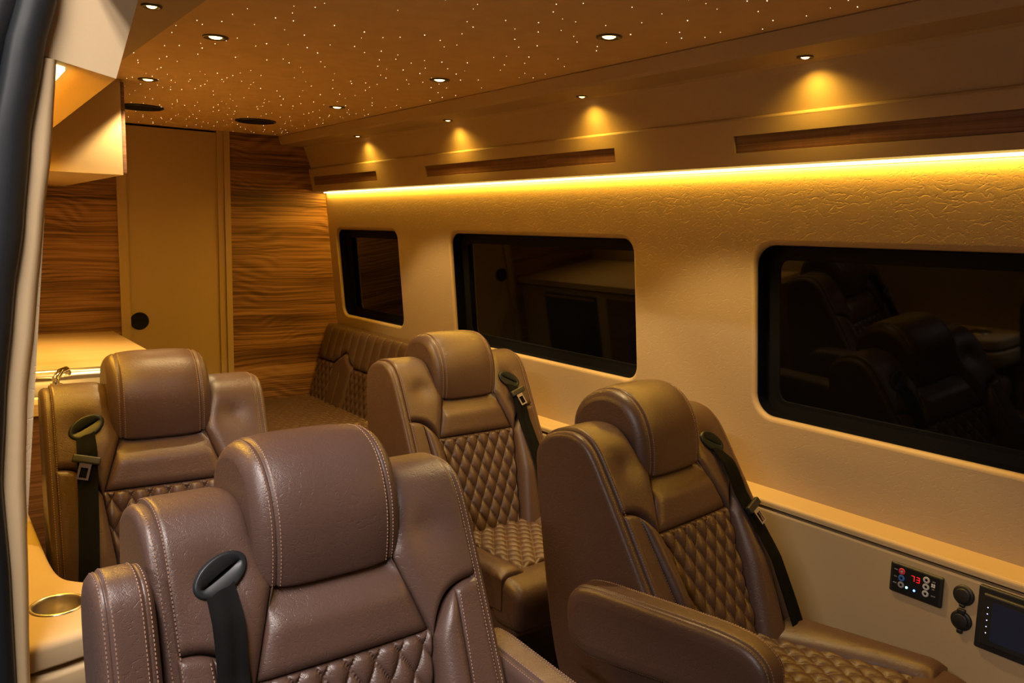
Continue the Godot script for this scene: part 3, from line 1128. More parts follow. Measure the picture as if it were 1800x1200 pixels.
# ------------------------------------------------------------------ rear partition
func build_rear() -> void:
	struct("wall_rear", box(Vector3(0.0, 0.0, REAR - 0.10), Vector3(2.25, CEIL, REAR - 0.045)), M.matte_black, "dark structure behind the rear partition", "wall")
	var pr := thing("wood_panel", "walnut grain partition panel beside the bench", "panel", Vector3(0, 0, REAR))
	obj("board", box(Vector3(1.492, 0.0, -0.03), Vector3(2.24, CEIL, 0.0)), M.wood, pr)
	var pl := thing("wood_panel", "walnut grain partition panel behind the kitchen counter", "panel", Vector3(0, 0, REAR))
	obj("board", box(Vector3(0.08, 0.0, -0.03), Vector3(0.904, CEIL, 0.0)), M.wood, pl)
	var d := obj("door_1", box(Vector3(0.952, 0.01, REAR - 0.035), Vector3(1.43, CEIL - 0.012, REAR - 0.008)), M.beige_smooth, null, "plain beige washroom door with a round black pull", "structure")
	d.set_meta("category", "door")
	var k := Soup.new()
	var at := Vector3(0.997, 0.922, REAR - 0.008)
	k.lathe([Vector2(0.046, 0.0), Vector2(0.047, 0.005), Vector2(0.042, 0.008), Vector2(0.037, 0.006), Vector2(0.034, 0.002), Vector2(0.0005, 0.002)], at, Vector3(0, 0, 1), 32)
	obj("door_pull", k.mesh(), M.matte_black, d, "round black flush pull")
	struct("trim_6", box(Vector3(0.904, 0.0, REAR - 0.045), Vector3(0.951, CEIL, REAR + 0.012)), M.beige_smooth, "beige door post beside the kitchen panel", "trim")
	struct("trim_7", prism_z([Vector2(1.424, 0.0), Vector2(1.424, CEIL), Vector2(1.458, CEIL), Vector2(1.458, 0.0)], REAR - 0.045, REAR + 0.004), M.beige_smooth, "beige door stop strip next to the walnut panel", "trim")
	struct("trim_8", box(Vector3(1.459, 0.0, REAR - 0.045), Vector3(1.491, CEIL, REAR + 0.016)), M.beige_smooth, "beige door post beside the walnut panel", "trim")

# ------------------------------------------------------------------ ceiling fittings
func build_ceiling_lights() -> void:
	var lamps := [
		[Vector2(1.52, -1.675), "ceiling downlight over the chair beside the wall control panel"],
		[Vector2(1.52, -2.53), "ceiling downlight over the chair in front of the quilted bench"],
		[Vector2(1.535, -3.405), "ceiling downlight over the front end of the quilted bench"],
		[Vector2(0.725, -2.405), "ceiling downlight over the chair in front of the kitchen counter"],
		[Vector2(0.742, -3.27), "ceiling downlight beside the corner of the overhead cabinet"]]
	for lamp in lamps:
		var p: Vector2 = lamp[0]
		var d := downlight("ceiling_downlight", Vector3(p.x, CEIL - 0.001, p.y), lamp[1], "downlights in the star ceiling", 0.034)
		var sl := SpotLight3D.new()
		sl.spot_angle = 48.5
		sl.spot_angle_attenuation = 0.3
		sl.light_size = 0.02
		sl.spot_range = 6.0
		add_light(sl, d, Vector3(0, -0.035, 0), Color(1.0, 0.86, 0.60), 0.95)
		sl.rotation = Vector3(-PI / 2.0, 0, 0)
	for p in [Vector2(0.885, -4.06), Vector2(1.437, -4.15)]:
		var t := thing("ceiling_speaker", "round black ceiling speaker beside the overhead cabinet" if p.x < 1.0 else "round black ceiling speaker in front of the walnut panel by the bench", "speaker", Vector3(p.x, CEIL - 0.0005, p.y), 0.0, "ceiling speakers")
		var r := Soup.new()
		r.lathe([Vector2(0.098, 0.0), Vector2(0.098, -0.006), Vector2(0.092, -0.008), Vector2(0.087, -0.005)], Vector3.ZERO, Vector3.UP, 40)
		obj("rim", r.mesh(), M.black, t)
		var g := Soup.new()
		g.lathe([Vector2(0.088, -0.004), Vector2(0.06, -0.007), Vector2(0.03, -0.008), Vector2(0.001, -0.008)], Vector3.ZERO, Vector3.UP, 40)
		obj("grille", g.mesh(), M.matte_black, t)

# ------------------------------------------------------------------ left side: overhead soffit, cabinet, kitchen, ledge
func build_left_side() -> void:
	var wl := Soup.new()
	var p := []
	for q in 8:
		var y: float = CEIL if q & 2 else 0.0
		p.append(Vector3(left_x(y) - (0.0 if q & 1 else 0.06), y, -1.66 if q & 4 else REAR - 0.02))
	wl.hexa(p)
	struct("wall_left", wl.mesh(), M.beige, "beige side wall behind the open sliding door", "wall")
	var wf := Soup.new()
	p = []
	for q in 8:
		var y: float = CEIL if q & 2 else 0.0
		p.append(Vector3(left_x(y) - (0.0 if q & 1 else 0.06), y, FRONT if q & 4 else 0.22))
	wf.hexa(p)
	struct("wall_door_side", wf.mesh(), M.beige, "beige wall section ahead of the sliding door opening", "wall")
	# soffit over the door side: front part over the opening is high, rear part carries the light strip
	var sof := Soup.new()
	var prof := [Vector2(0.17, 1.735), Vector2(0.322, 1.703), Vector2(0.363, 1.844), Vector2(0.382, 1.898), Vector2(0.40, 1.904), Vector2(0.53, 1.906), Vector2(0.536, 1.915), Vector2(0.536, CEIL), Vector2(0.17, CEIL)]
	var rows := [[-1.655, 0.0], [-3.335, -0.042]]
	for k in prof.size():
		var n := (k + 1) % prof.size()
		var pts := []
		for r in rows:
			for j in [k, n]:
				var q: Vector2 = prof[j]
				pts.append(Vector3(q.x, q.y + (r[1] if q.y < 1.76 else 0.0), r[0]))
		var e: Vector2 = (prof[n] - prof[k]).normalized()
		sof.quad(pts[0], pts[1], pts[3], pts[2], Vector3(e.y, -e.x, 0))
	var tris := Geometry2D.triangulate_polygon(PackedVector2Array(prof))
	for k in range(0, tris.size(), 3):
		for r in rows:
			var t3 := []
			for j in 3:
				var q: Vector2 = prof[tris[k + j]]
				t3.append(Vector3(q.x, q.y + (r[1] if q.y < 1.76 else 0.0), r[0]))
			sof.tri3(t3[0], t3[1], t3[2], Vector3(0, 0, 1 if r[0] > -2.0 else -1))
	struct("trim_9", sof.mesh(), M.beige_smooth, "pale leather soffit end above the door post", "soffit")
	# header over the door opening, out of the camera's view line
	struct("trim_10", prism_z([Vector2(0.25, 1.932), Vector2(0.36, 1.935), Vector2(0.40, 1.945), Vector2(0.42, CEIL), Vector2(0.25, CEIL)], -1.654, FRONT), M.beige_smooth, "beige header above the sliding door opening", "soffit")
	var led := thing("led_strip", "glowing amber light strip under the soffit behind the door post", "led strip")
	var dm := Soup.new()
	p = []
	for q in 8:
		var z := -1.69 if q & 4 else -3.32
		var dy := 0.0 if q & 4 else -0.041
		p.append(Vector3(0.246 if q & 1 else 0.230, (1.722 if q & 2 else 1.712) + dy, z))
	dm.hexa(p)
	obj("diffuser", dm.mesh(), M.led, led)
	var al := AreaLight3D.new()
	al.area_size = Vector2(0.012, 1.62)
	add_light(al, led, Vector3(0.238, 1.689, -2.505), AMBER, 2.0)
	al.rotation = Vector3(-PI / 2.0 - 0.0250, 0, 0)
	var soffit_lamp := downlight("cove_downlight", Vector3(0.45, 1.9035, -1.93), "small recessed downlight in the soffit above the door post", "", 0.021)
	var so := SpotLight3D.new()
	so.spot_angle = 46.0
	so.spot_angle_attenuation = 0.9
	so.light_size = 0.012
	add_light(so, soffit_lamp, Vector3(0, -0.022, 0), AMBER, 0.06)
	so.rotation = Vector3(-PI / 2.0, 0, 0)
	# overhead cabinet
	var cab := thing("overhead_cabinet", "beige overhead cabinet hanging above the kitchen counter", "cabinet", Vector3(0.43, 1.62, -3.34))
	obj("body", box(Vector3(-0.178, 0.0, -1.405), Vector3(0.232, CEIL - 1.62 - 0.002, 0.0)), M.beige_smooth, cab)
	for k in 3:
		var z1 := -0.012 - k * 0.464
		obj("door", soft_box(Vector3(0.234, 0.004, z1 - 0.456), Vector3(0.248, CEIL - 1.62 - 0.008, z1), 0.004), M.inlay, cab, "dark cabinet door front")
	var ul := downlight("cabinet_downlight", Vector3(0.44, 1.6195, -3.95), "small recessed downlight under the overhead cabinet", "", 0.03)
	var sl := SpotLight3D.new()
	sl.spot_angle = 55.0
	sl.spot_angle_attenuation = 0.8
	sl.light_size = 0.02
	add_light(sl, ul, Vector3(0, -0.03, 0), Color(1.0, 0.80, 0.42), 1.5)
	sl.rotation = Vector3(-PI / 2.0, 0, 0)
	# kitchen base cabinet and worktop
	var kb := thing("kitchen_cabinet", "beige kitchen base cabinet under the light wood worktop", "cabinet", Vector3(0.5, 0, -3.85))
	obj("body", box(Vector3(-0.345, 0.0, -0.898), Vector3(0.335, 0.838, 0.90)), M.beige_smooth, kb)
	obj("end_panel", box(Vector3(-0.34, 0.02, 0.90), Vector3(0.335, 0.836, 0.914)), M.inlay, kb, "dark wood end panel")
	var fr := obj("fridge_door", soft_box(Vector3(0.336, 0.10, -0.62), Vector3(0.356, 0.79, -0.10), 0.006), M.glass, kb, "glossy black fridge door")
	obj("handle", box(Vector3(0.356, 0.765, -0.61), Vector3(0.366, 0.782, -0.11)), M.chrome, fr)
	obj("door", soft_box(Vector3(0.336, 0.10, 0.0), Vector3(0.352, 0.79, 0.44), 0.004), M.inlay, kb, "dark wood door")
	obj("door", soft_box(Vector3(0.336, 0.10, 0.455), Vector3(0.352, 0.79, 0.88), 0.004), M.inlay, kb, "dark wood door")
	var wt := thing("worktop", "light wood kitchen worktop with an inset steel sink", "worktop", Vector3(0.5, 0.838, -3.85))
	var ws := Soup.new()
	ws.box(Vector3(-0.345, 0.0, -0.898), Vector3(0.362, 0.037, 0.30))
	ws.box(Vector3(-0.345, 0.0, 0.82), Vector3(0.362, 0.037, 0.925))
	ws.box(Vector3(-0.345, 0.0, 0.30), Vector3(-0.26, 0.037, 0.82))
	ws.box(Vector3(0.24, 0.0, 0.30), Vector3(0.362, 0.037, 0.82))
	obj("slab", ws.mesh(), M.top, wt)
	var sink := thing("sink", "stainless steel sink let into the kitchen worktop", "sink", Vector3(0.49, 0.875, -3.29))
	var bowl := Soup.new()
	var rings := [[0.262, 0.272, 0.0], [0.258, 0.268, 0.006], [0.235, 0.245, 0.005], [0.228, 0.238, -0.002], [0.215, 0.225, -0.03], [0.02, 0.02, -0.034]]
	var bp := PackedVector3Array()
	for r in rings:
		for q in rounded(-r[1], r[1], -r[0], r[0], minf(0.05, r[0] * 0.9), 0.0, 6):
			bp.append(Vector3(q.y, r[2], q.x))
	bowl.sheet(bp, rings.size(), 28, true, true)
	obj("bowl", bowl.mesh(), M.steel, sink)
	var fa := thing("faucet", "polished chrome faucet at the kitchen sink", "faucet", Vector3(0.372, 0.875, -3.02))
	var fb := Soup.new()
	fb.lathe([Vector2(0.026, 0.0), Vector2(0.026, 0.006), Vector2(0.019, 0.010), Vector2(0.018, 0.045), Vector2(0.0005, 0.048)], Vector3.ZERO, Vector3.UP, 24)
	obj("body", fb.mesh(), M.chrome, fa)
	var sp := Soup.new()
	sp.tube([Vector3(0, 0.03, 0), Vector3(0.0, 0.06, -0.01), Vector3(0.02, 0.075, -0.05), Vector3(0.045, 0.072, -0.11), Vector3(0.055, 0.055, -0.14)], 0.011, 12)
	obj("spout", sp.mesh(), M.chrome, fa)
	var lv := Soup.new()
	lv.tube([Vector3(0.0, 0.045, 0.0), Vector3(-0.005, 0.058, 0.012), Vector3(-0.01, 0.066, 0.04)], 0.007, 10)
	obj("lever", lv.mesh(), M.chrome, fa)
	# wall ledge with the cup holder
	var sh := thing("side_ledge", "amber lit beige armrest ledge moulded into the door-side wall", "ledge")
	var edge := [Vector2(0.234, -2.86), Vector2(0.234, -2.6), Vector2(0.233, -2.3), Vector2(0.235, -2.14), Vector2(0.247, -2.04), Vector2(0.285, -1.985), Vector2(0.325, -1.955), Vector2(0.34, -1.90), Vector2(0.338, -1.83), Vector2(0.32, -1.765), Vector2(0.28, -1.735), Vector2(0.2, -1.715), Vector2(0.13, -1.705)]
	var sm := smooth_path(edge, 5)
	var rows2 := [[0.0, 0.650], [0.010, 0.6485], [0.018, 0.643], [0.022, 0.634], [0.022, 0.602], [0.018, 0.597], [-0.012, 0.597], [-0.012, 0.588]]
	var ls := Soup.new()
	var lp := PackedVector3Array()
	var count := sm.size()
	for r in rows2:
		for k in count:
			var t: Vector2 = (sm[mini(k + 1, count - 1)] - sm[maxi(k - 1, 0)]).normalized()
			var nn := Vector2(-t.y, t.x)
			if nn.dot(sm[k] - Vector2(0.05, -2.2)) < 0.0:
				nn = -nn
			var q: Vector2 = sm[k] - nn * (0.022 - r[0])
			lp.append(Vector3(q.x, r[1], q.y))
	ls.sheet(lp, rows2.size(), count, true)
	# top surface with the round opening of the cup holder
	var cup := Vector2(0.214, -1.878)
	var cr := 0.049
	var fan := []
	for k in count:
		fan.append(Vector2(lp[k].x, lp[k].z))
	fan.append(Vector2(0.128, -1.72))
	fan.append(Vector2(0.128, -2.86))
	var outerp := PackedVector2Array(fan)
	var hole := PackedVector2Array()
	for k in 40:
		hole.append(cup + Vector2(cos(TAU * k / 40.0), sin(TAU * k / 40.0)) * cr)
	# cut in two halves through the cup so that each is a simple polygon
	for half in 2:
		var lo := -1.878 if half == 1 else -3.2
		var hi := -1.4 if half == 1 else -1.878
		var rect := PackedVector2Array([Vector2(-0.2, lo), Vector2(0.6, lo), Vector2(0.6, hi), Vector2(-0.2, hi)])
		for piece in Geometry2D.intersect_polygons(outerp, rect):
			for cut in Geometry2D.clip_polygons(piece, hole):
				var ti := Geometry2D.triangulate_polygon(cut)
				for k in range(0, ti.size(), 3):
					ls.tri3(Vector3(cut[ti[k]].x, 0.650, cut[ti[k]].y), Vector3(cut[ti[k + 1]].x, 0.650, cut[ti[k + 1]].y), Vector3(cut[ti[k + 2]].x, 0.650, cut[ti[k + 2]].y), Vector3.UP)
	obj("top", ls.mesh(), M.beige_smooth, sh)
	var gap := Soup.new()
	var lower := Soup.new()
	var gp := PackedVector3Array()
	var lw := PackedVector3Array()
	for r in [[0.0, 0.590], [0.0, 0.575]]:
		for k in count:
			var t: Vector2 = (sm[mini(k + 1, count - 1)] - sm[maxi(k - 1, 0)]).normalized()
			var nn := Vector2(-t.y, t.x)
			if nn.dot(sm[k] - Vector2(0.05, -2.2)) < 0.0:
				nn = -nn
			var q: Vector2 = sm[k] - nn * 0.034
			gp.append(Vector3(q.x, r[1], q.y))
	gap.sheet(gp, 2, count, true)
	obj("recess_back", gap.mesh(), M.beige_smooth, sh)
	for r in [[0.034, 0.586], [0.002, 0.583], [-0.004, 0.575], [-0.004, 0.52], [0.02, 0.50], [0.075, 0.49]]:
		for k in count:
			var t: Vector2 = (sm[mini(k + 1, count - 1)] - sm[maxi(k - 1, 0)]).normalized()
			var nn := Vector2(-t.y, t.x)
			if nn.dot(sm[k] - Vector2(0.05, -2.2)) < 0.0:
				nn = -nn
			var q: Vector2 = sm[k] - nn * r[0]
			lw.append(Vector3(q.x, r[1], q.y))
	lower.sheet(lw, 6, count, true)
	obj("lower_panel", lower.mesh(), M.beige_smooth, sh)
	var ch := thing("cup_holder", "brushed steel cup holder sunk in the door-side ledge", "cup holder", Vector3(cup.x, 0.650, cup.y))
	var cs := Soup.new()
	cs.lathe([Vector2(0.054, 0.0005), Vector2(0.053, 0.003), Vector2(0.049, 0.0035), Vector2(0.0465, 0.001), Vector2(0.0455, -0.004), Vector2(0.045, -0.03)], Vector3.ZERO, Vector3.UP, 40)
	obj("rim", cs.mesh(), M.steel, ch)
	var cb := Soup.new()
	cb.lathe([Vector2(0.0452, -0.02), Vector2(0.044, -0.07), Vector2(0.0005, -0.072)], Vector3.ZERO, Vector3.UP, 40)
	obj("cup", cb.mesh(), M.steel, ch)

# ------------------------------------------------------------------ door post and rubber seal beside the camera's view
func build_door_post() -> void:
	# trim post: rounded leather edge that follows the lean of the body side
	var s := Soup.new()
	var sec := [Vector2(0.0, -0.10), Vector2(0.0, -0.02), Vector2(0.06, -0.006), Vector2(0.18, 0.003), Vector2(0.4, 0.007), Vector2(0.7, 0.006), Vector2(1.0, 0.001), Vector2(1.2, -0.01), Vector2(1.3, -0.03), Vector2(1.3, -0.10)]
	var p := PackedVector3Array()
	var ys := []
	for k in 41:
		ys.append(lerpf(0.0, 1.722, k / 40.0))
	for y in ys:
		var x := post_x(y)
		for q in sec:
			p.append(Vector3(lerpf(x, seal_x(y) - 0.004, q.x), y, -1.65 + q.y))
	s.sheet(p, ys.size(), sec.size(), true)
	struct("trim_11", s.mesh(), M.beige_smooth, "pale leather door post at the rear of the sliding door opening", "post")
	# seal: two soft black ribs with folds
	var seal := thing("door_seal", "thick black rubber door seal along the door post", "seal")
	for rib in 2:
		var so := Soup.new()
		var sp := PackedVector3Array()
		var n := 72
		for k in n:
			var y := lerpf(-0.05, 2.15, k / (n - 1.0))
			var x := seal_x(y) - 0.031 - rib * 0.047
			x += rib * (0.0045 * sin(y * 9.0 + 2.0) + 0.003 * sin(y * 21.0 + 1.0))
			for j in 12:
				var a := TAU * j / 12.0
				sp.append(Vector3(x + cos(a) * 0.031, y, -1.642 + 0.004 - rib * 0.01 + sin(a) * 0.024))
		so.sheet(sp, n, 12, false, true)
		obj("rib", so.mesh(), M.rubber, seal)
	struct("trim_12", box(Vector3(-0.30, -0.1, -1.78), Vector3(0.10, 2.2, -1.70)), M.body, "grey painted body edge outside the door seal", "body panel")

func post_x(y: float) -> float:
	# measured edge of the post, leaning with the body side
	return table(y - 1.45, [-1.45, -0.829, -0.6235, -0.4655, -0.312, -0.172, -0.0136, 0.133, 0.272, 0.75], [0.130, 0.140, 0.1467, 0.150, 0.159, 0.1786, 0.197, 0.218, 0.230, 0.255])

func seal_x(y: float) -> float:
	return table(y - 1.45, [-1.6, -0.817, -0.613, -0.456, -0.307, -0.13, -0.014, 0.139, 0.275, 0.371, 0.75], [0.110, 0.1154, 0.116, 0.112, 0.1243, 0.1454, 0.165, 0.182, 0.208, 0.2326, 0.30])

func table(at: float, ks: Array, xs: Array) -> float:
	for k in ks.size() - 1:
		if at <= ks[k + 1]:
			return lerpf(xs[k], xs[k + 1], smoothstep(0.0, 1.0, clampf((at - ks[k]) / (ks[k + 1] - ks[k]), 0.0, 1.0)) * 0.3 + 0.7 * clampf((at - ks[k]) / (ks[k + 1] - ks[k]), 0.0, 1.0))
	return xs[-1]

# ------------------------------------------------------------------ seats
func build_chairs() -> void:
	make_chair("brown leather captain chair with one armrest folded up, beside the door-side ledge", Vector3(0.548, 0, -1.08), 1.2, 3.0, -1.0, 0.08, 1.0, -1.0)
	make_chair("brown leather captain chair in front of the kitchen counter", Vector3(0.528, 0, -2.177), -3.9, 3.8, -1.0, 0.428, 1.0, 0.0)
	make_chair("brown leather captain chair in front of the quilted bench", Vector3(1.572, 0, -2.225), 2.5, 4.9, 1.0, 0.462, -1.0, 0.0)
	make_chair("brown leather captain chair with lowered armrest beside the wall control panel", Vector3(1.58, 0, -1.205), 8.7, 9.6, 1.0, 0.335, -1.0, 0.0)

# ------------------------------------------------------------------ bench along the window wall
func build_bench() -> void:
	var t := thing("bench_seat", "brown quilted leather bench in the rear corner below the small window", "bench", Vector3(0, 0, 0))
	var z0 := REAR + 0.02
	var z1 := -3.04
	obj("base", box(Vector3(1.42, 0.0, z0), Vector3(2.04, 0.33, z1)), M.brown, t)
	# back leans against the wall: (z along, b up the back)
	var lean := func(z: float, b: float, h: float) -> Vector3: return Vector3(1.945 + 0.13 * (b - 0.40) / 0.46 - h, b, z)
	obj("back_core", prism_z([Vector2(1.97, 0.33), Vector2(1.965, 0.42), Vector2(2.08, 0.84), Vector2(2.12, 0.845), Vector2(2.12, 0.33)], z0, z1), M.brown, t)
	var thread := Soup.new()
	# top roll, divided by upholstery channels
	var step := (z1 - z0) / 18.0
	for k in 18:
		var s := Soup.new()
		var a0 := z0 + k * step
		var a1 := a0 + step
		var low := func(q: float) -> float: return bench_low(lerpf(a0, a1, q))
		cushion(s, func(_b: float) -> float: return a0, func(_b: float) -> float: return a1, low, func(_q: float) -> float: return 0.862, lean, 0.024, 0.034, 10, 14, none, false, 0.05)
		obj("channel_cushion", s.mesh(), M.brown, t)
	# lower back: quilted fields between plain pointed dividers
	var cuts := [z0, -4.50, -4.26, -3.80, -3.56, z1]
	for k in 5:
		var a0: float = cuts[k]
		var a1: float = cuts[k + 1]
		var s := Soup.new()
		var plain := k % 2 == 1
		var hi := func(q: float) -> float: return bench_low(lerpf(a0, a1, q)) - 0.002
		cushion(s, func(_b: float) -> float: return a0, func(_b: float) -> float: return a1, func(_q: float) -> float: return 0.40, hi, lean, 0.024 if plain else 0.006, 0.03 if plain else 0.012, 24 if plain else 60, 40, none if plain else (func(a: float, b: float) -> float: return 0.014 * puff(a / 0.056 + b / 0.085, a / 0.056 - b / 0.085)), false, 0.04)
		obj("back_divider" if plain else "quilted_back_panel", s.mesh(), M.brown, t)
		if plain:
			var pts := []
			var nr := []
			for j in 30:
				var b := 0.42 + 0.20 * j / 29.0
				pts.append(lean.call((a0 + a1) / 2.0, b, 0.025))
				nr.append(Vector3.LEFT)
			stitches(thread, pts, nr, 0.008, 0.005, 0.0014)
	obj("stitching", thread.mesh(), M.thread, t, "tan contrast stitching", "stuff")
	# seat cushions
	var flat := func(x: float, z: float, h: float) -> Vector3: return Vector3(x, 0.415 + h, z)
	for k in 2:
		var a0: float = lerpf(z0, z1, k / 2.0)
		var a1: float = lerpf(z0, z1, (k + 1) / 2.0)
		var s := Soup.new()
		cushion(s, func(_b: float) -> float: return 1.40, func(_b: float) -> float: return 1.955, func(_q: float) -> float: return a0, func(_q: float) -> float: return a1, flat, 0.012, 0.03, 70, 100, func(a: float, b: float) -> float: return 0.010 * puff(a / 0.056 + b / 0.075, a / 0.056 - b / 0.075) * smoothstep(1.43, 1.50, a), true, 0.085)
		obj("seat_cushion", s.mesh(), M.brown, t, "diamond quilted seat cushion")

func bench_low(z: float) -> float:
	# lower edge of the top roll: dips over the quilted fields, rises to a point over each divider
	var b := 0.655
	for c in [-4.38, -3.68]:
		b += 0.075 * maxf(0.0, 1.0 - absf(z - c) / 0.13)
	return b

# ------------------------------------------------------------------ controls on the lower wall panel
func flat_text(text: String, size: float, mat_: Material, parent: Node3D, at: Vector3, called: String) -> void:
	var tm := TextMesh.new()
	tm.text = text
	tm.font_size = 32
	tm.pixel_size = size / 32.0
	tm.depth = 0.0004
	var f := SystemFont.new()
	f.font_names = PackedStringArray(["Droid Sans"])
	tm.font = f
	var o := obj(called, tm, mat_, parent)
	o.position = at
	o.rotation.y = -PI / 2.0

func build_controls() -> void:
	var X := 2.046
	var cp := thing("climate_panel", "black climate control panel with coloured buttons showing 73", "control panel", Vector3(X, 0.581, -1.006))
	obj("housing", soft_box(Vector3(-0.010, -0.040, -0.0685), Vector3(0.0, 0.040, 0.0685), 0.005), M.black, cp)
	obj("face", box(Vector3(-0.0106, -0.034, -0.060), Vector3(-0.0098, 0.034, 0.060)), M.matte_black, cp)
	var red := glow(Color(1.0, 0.10, 0.08), 1.6)
	# seven-segment digits 7 and 3, on the face that looks towards -x: reading direction is -z to +z
	var segs := {"7": ["a", "b", "c"], "3": ["a", "b", "c", "d", "g"]}
	var at := {"7": -0.0105, "3": 0.0030}
	for dgt in ["7", "3"]:
		var s := Soup.new()
		var z0: float = at[dgt]
		var w := 0.0080
		var h := 0.0072
		var th := 0.0014
		for g in segs[dgt]:
			var lo: Vector2
			var hi: Vector2
			match g:
				"a":
					lo = Vector2(0.0, 2 * h - th)
					hi = Vector2(w, 2 * h)
				"g":
					lo = Vector2(0.0, h - th / 2)
					hi = Vector2(w, h + th / 2)
				"d":
					lo = Vector2(0.0, 0.0)
					hi = Vector2(w, th)
				"b":
					lo = Vector2(w - th, h + 0.0004)
					hi = Vector2(w, 2 * h - 0.0004)
				"c":
					lo = Vector2(w - th, 0.0004)
					hi = Vector2(w, h - 0.0004)
			s.box(Vector3(-0.0114, 0.006 + lo.y, z0 + lo.x), Vector3(-0.0105, 0.006 + hi.y, z0 + hi.x))
		obj("display_digit", s.mesh(), red, cp, "glowing red digit " + dgt)
	var cols := [[-0.036, 0.0215, lin(0.55, 0.03, 0.07)], [-0.036, 0.0035, lin(0.03, 0.12, 0.50)], [-0.036, -0.0145, lin(0.24, 0.24, 0.24)], [0.028, 0.0215, lin(0.42, 0.42, 0.42)], [0.028, 0.0035, lin(0.42, 0.42, 0.42)], [0.028, -0.0145, lin(0.42, 0.42, 0.42)]]
	for c in cols:
		var s := Soup.new()
		s.lathe([Vector2(0.0085, 0.0), Vector2(0.0085, 0.0012), Vector2(0.0075, 0.0020), Vector2(0.0042, 0.0020), Vector2(0.0034, 0.0012)], Vector3(-0.0105, c[1], c[0]), Vector3.LEFT, 24)
		var b := obj("button", s.mesh(), mat(c[2], 0.5), cp)
		var d := Soup.new()
		d.box(Vector3(-0.0123, c[1] - 0.0028, c[0] - 0.001), Vector3(-0.0105, c[1] + 0.0028, c[0] + 0.001))
		d.box(Vector3(-0.0123, c[1] - 0.001, c[0] - 0.0028), Vector3(-0.0105, c[1] + 0.001, c[0] + 0.0028))
		obj("symbol", d.mesh(), M.matte_black if c[1] < 0.02 or c[0] > 0.0 else M.print, b)
	for l in [[-0.021, -0.0165, Color(0.55, 0.95, 1.0)], [-0.001, -0.0175, Color(0.30, 0.45, 1.0)]]:
		var s := Soup.new()
		s.lathe([Vector2(0.003, 0.0), Vector2(0.0025, 0.0012), Vector2(0.0003, 0.0016)], Vector3(-0.0105, l[1], l[0]), Vector3.LEFT, 14)
		obj("indicator_light", s.mesh(), glow(l[2], 9.0), cp)
	# fan symbol and small captions
	var fan := Soup.new()
	for k in 4:
		var a := PI / 2.0 * k + PI / 4.0
		fan.lathe([Vector2(0.0026, 0.0), Vector2(0.0022, 0.0006), Vector2(0.0002, 0.0007)], Vector3(-0.0105, 0.0125 + sin(a) * 0.0036, 0.0455 + cos(a) * 0.0036), Vector3.LEFT, 12)
	obj("fan_symbol", fan.mesh(), M.print, cp)
	flat_text("HIGH", 0.0032, M.print, cp, Vector3(-0.0107, 0.0225, 0.0465), "caption")
	flat_text("LOW", 0.0032, M.print, cp, Vector3(-0.0107, 0.003, 0.0460), "caption")
	flat_text("ON/OFF", 0.0030, M.print, cp, Vector3(-0.0107, -0.0145, 0.0475), "caption")
	flat_text("WARM", 0.0032, M.print, cp, Vector3(-0.0107, 0.0225, -0.0525), "caption")
	flat_text("COOL", 0.0032, M.print, cp, Vector3(-0.0107, 0.0035, -0.0525), "caption")
	flat_text("MODE", 0.0032, M.print, cp, Vector3(-0.0107, -0.0135, -0.0525), "caption")
	# two round sockets
	for q in [[0.594, "round black socket with closed cap, level with the climate display", 0], [0.529, "round black socket with a hinged cap below the plain socket", 1]]:
		var t := thing("power_socket", q[1], "socket", Vector3(X, q[0], -0.890))
		var s := Soup.new()
		s.lathe([Vector2(0.0255, 0.0), Vector2(0.0255, 0.003), Vector2(0.023, 0.006), Vector2(0.019, 0.0065), Vector2(0.0005, 0.0065)], Vector3.ZERO, Vector3.LEFT, 32)
		obj("ring", s.mesh(), M.black, t)
		var c := Soup.new()
		c.lathe([Vector2(0.0185, 0.0), Vector2(0.0185, 0.0085), Vector2(0.016, 0.011), Vector2(0.0005, 0.012)], Vector3.ZERO, Vector3.LEFT, 28)
		var cap := obj("cap", c.mesh(), M.black, t)
		if q[2] == 1:
			obj("hinge", soft_box(Vector3(-0.010, 0.019, -0.010), Vector3(0.0, 0.031, 0.010), 0.003), M.black, cap)
			obj("tab", soft_box(Vector3(-0.009, -0.032, -0.007), Vector3(0.0, -0.021, 0.007), 0.003), M.black, cap)
		else:
			obj("tab", soft_box(Vector3(-0.009, -0.030, -0.007), Vector3(0.0, -0.021, 0.007), 0.003), M.black, cap)
	# touch screen
	var ts := thing("touch_screen", "black framed touch screen mounted on the lower wall panel", "screen", Vector3(X, 0.561, -0.735))
	var bz := Soup.new()
	bz.box(Vector3(-0.012, -0.078, -0.118), Vector3(0.0, 0.078, 0.118))
	obj("surround", soft_box(Vector3(-0.012, -0.078, -0.118), Vector3(0.0, 0.078, 0.118), 0.004), M.black, ts)
	obj("bezel", soft_box(Vector3(-0.020, -0.064, -0.104), Vector3(-0.008, 0.064, 0.104), 0.005), M.black, ts)
	var scr := glow(lin(0.008, 0.008, 0.013), 1.0)
	scr.albedo_color = lin(0.004, 0.004, 0.005)
	scr.roughness = 0.25
	scr.metallic_specular = 0.25
	obj("display", box(Vector3(-0.0206, -0.048, -0.080), Vector3(-0.0196, 0.048, 0.096)), scr, ts)
	for k in 5:
		var s := Soup.new()
		s.lathe([Vector2(0.0013, 0.0), Vector2(0.001, 0.0006), Vector2(0.0001, 0.0008)], Vector3(-0.020, 0.032 - 0.0158 * k, -0.090), Vector3.LEFT, 10)
		obj("indicator_light", s.mesh(), glow(Color(0.75, 0.80, 1.0), 3.0), ts)

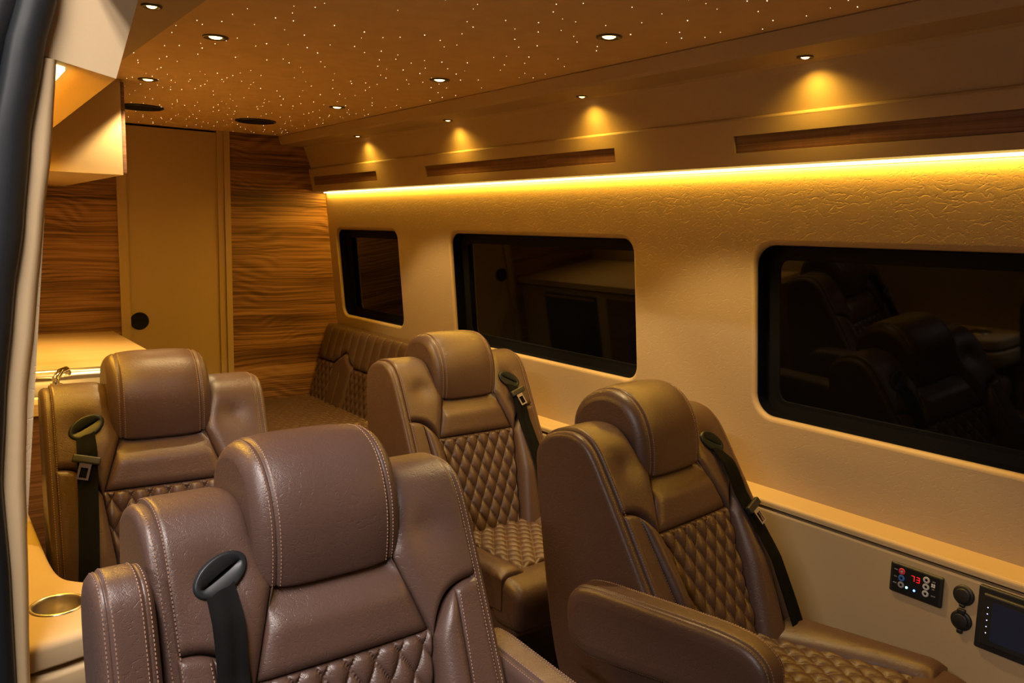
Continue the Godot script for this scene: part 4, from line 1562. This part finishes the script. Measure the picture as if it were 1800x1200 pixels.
# ------------------------------------------------------------------ invented workshop, added for the neutral light it gives through the door
func build_invented_garage() -> void:
	struct("floor_invented_garage", box(Vector3(-4.2, -0.65, -7.0), Vector3(4.0, -0.55, 5.0)), M.concrete, "invented grey concrete workshop floor around the van", "floor")
	struct("ceiling_invented_garage", box(Vector3(-4.2, 3.04, -7.0), Vector3(4.0, 3.14, 5.0)), M.plaster, "invented pale workshop ceiling over the van", "ceiling")
	struct("wall_invented_garage_left", box(Vector3(-4.2, -0.55, -7.0), Vector3(-4.1, 3.04, 5.0)), M.plaster, "invented pale workshop wall facing the open door", "wall")
	struct("wall_invented_garage_front", box(Vector3(-4.2, -0.55, 4.9), Vector3(4.0, 3.04, 5.0)), M.plaster, "invented pale workshop wall ahead of the van", "wall")
	struct("wall_invented_garage_rear", box(Vector3(-4.2, -0.55, -7.0), Vector3(4.0, 3.04, -6.9)), M.plaster, "invented pale workshop wall behind the van", "wall")
	struct("wall_invented_garage_right", box(Vector3(3.9, -0.55, -7.0), Vector3(4.0, 3.04, 5.0)), M.plaster, "invented pale workshop wall beyond the window side", "wall")
	for q in [[-0.28, -0.35, 6.4], [-0.47, -0.35, 6.4], [-2.3, 0.5, 13.0]]:  # near pair placed from shadow edges; third lamp added to brighten the far chair
		var t := thing("unseen_lamp", "unseen white linear workshop lamp right over the door opening" if q[0] > -0.3 else ("unseen second white linear workshop lamp out from the door opening" if q[0] > -1.0 else "added white linear lamp that brightens the chair by the control panel"), "lamp", Vector3(q[0], 3.0, q[1]), 0.0, "unseen workshop lamps")
		obj("housing", box(Vector3(-0.08, 0.0, -0.75), Vector3(0.08, 0.04, 0.75)), M.body, t)
		obj("tube", box(Vector3(-0.06, -0.02, -0.73), Vector3(0.06, 0.0, 0.73)), M.white_lamp, t)
		var al := AreaLight3D.new()
		al.area_size = Vector2(0.12, 1.46)
		add_light(al, t, Vector3(0, -0.025, 0), Color(1.0, 0.95, 0.92), q[2])
		al.rotation = Vector3(-PI / 2.0, 0, 0)
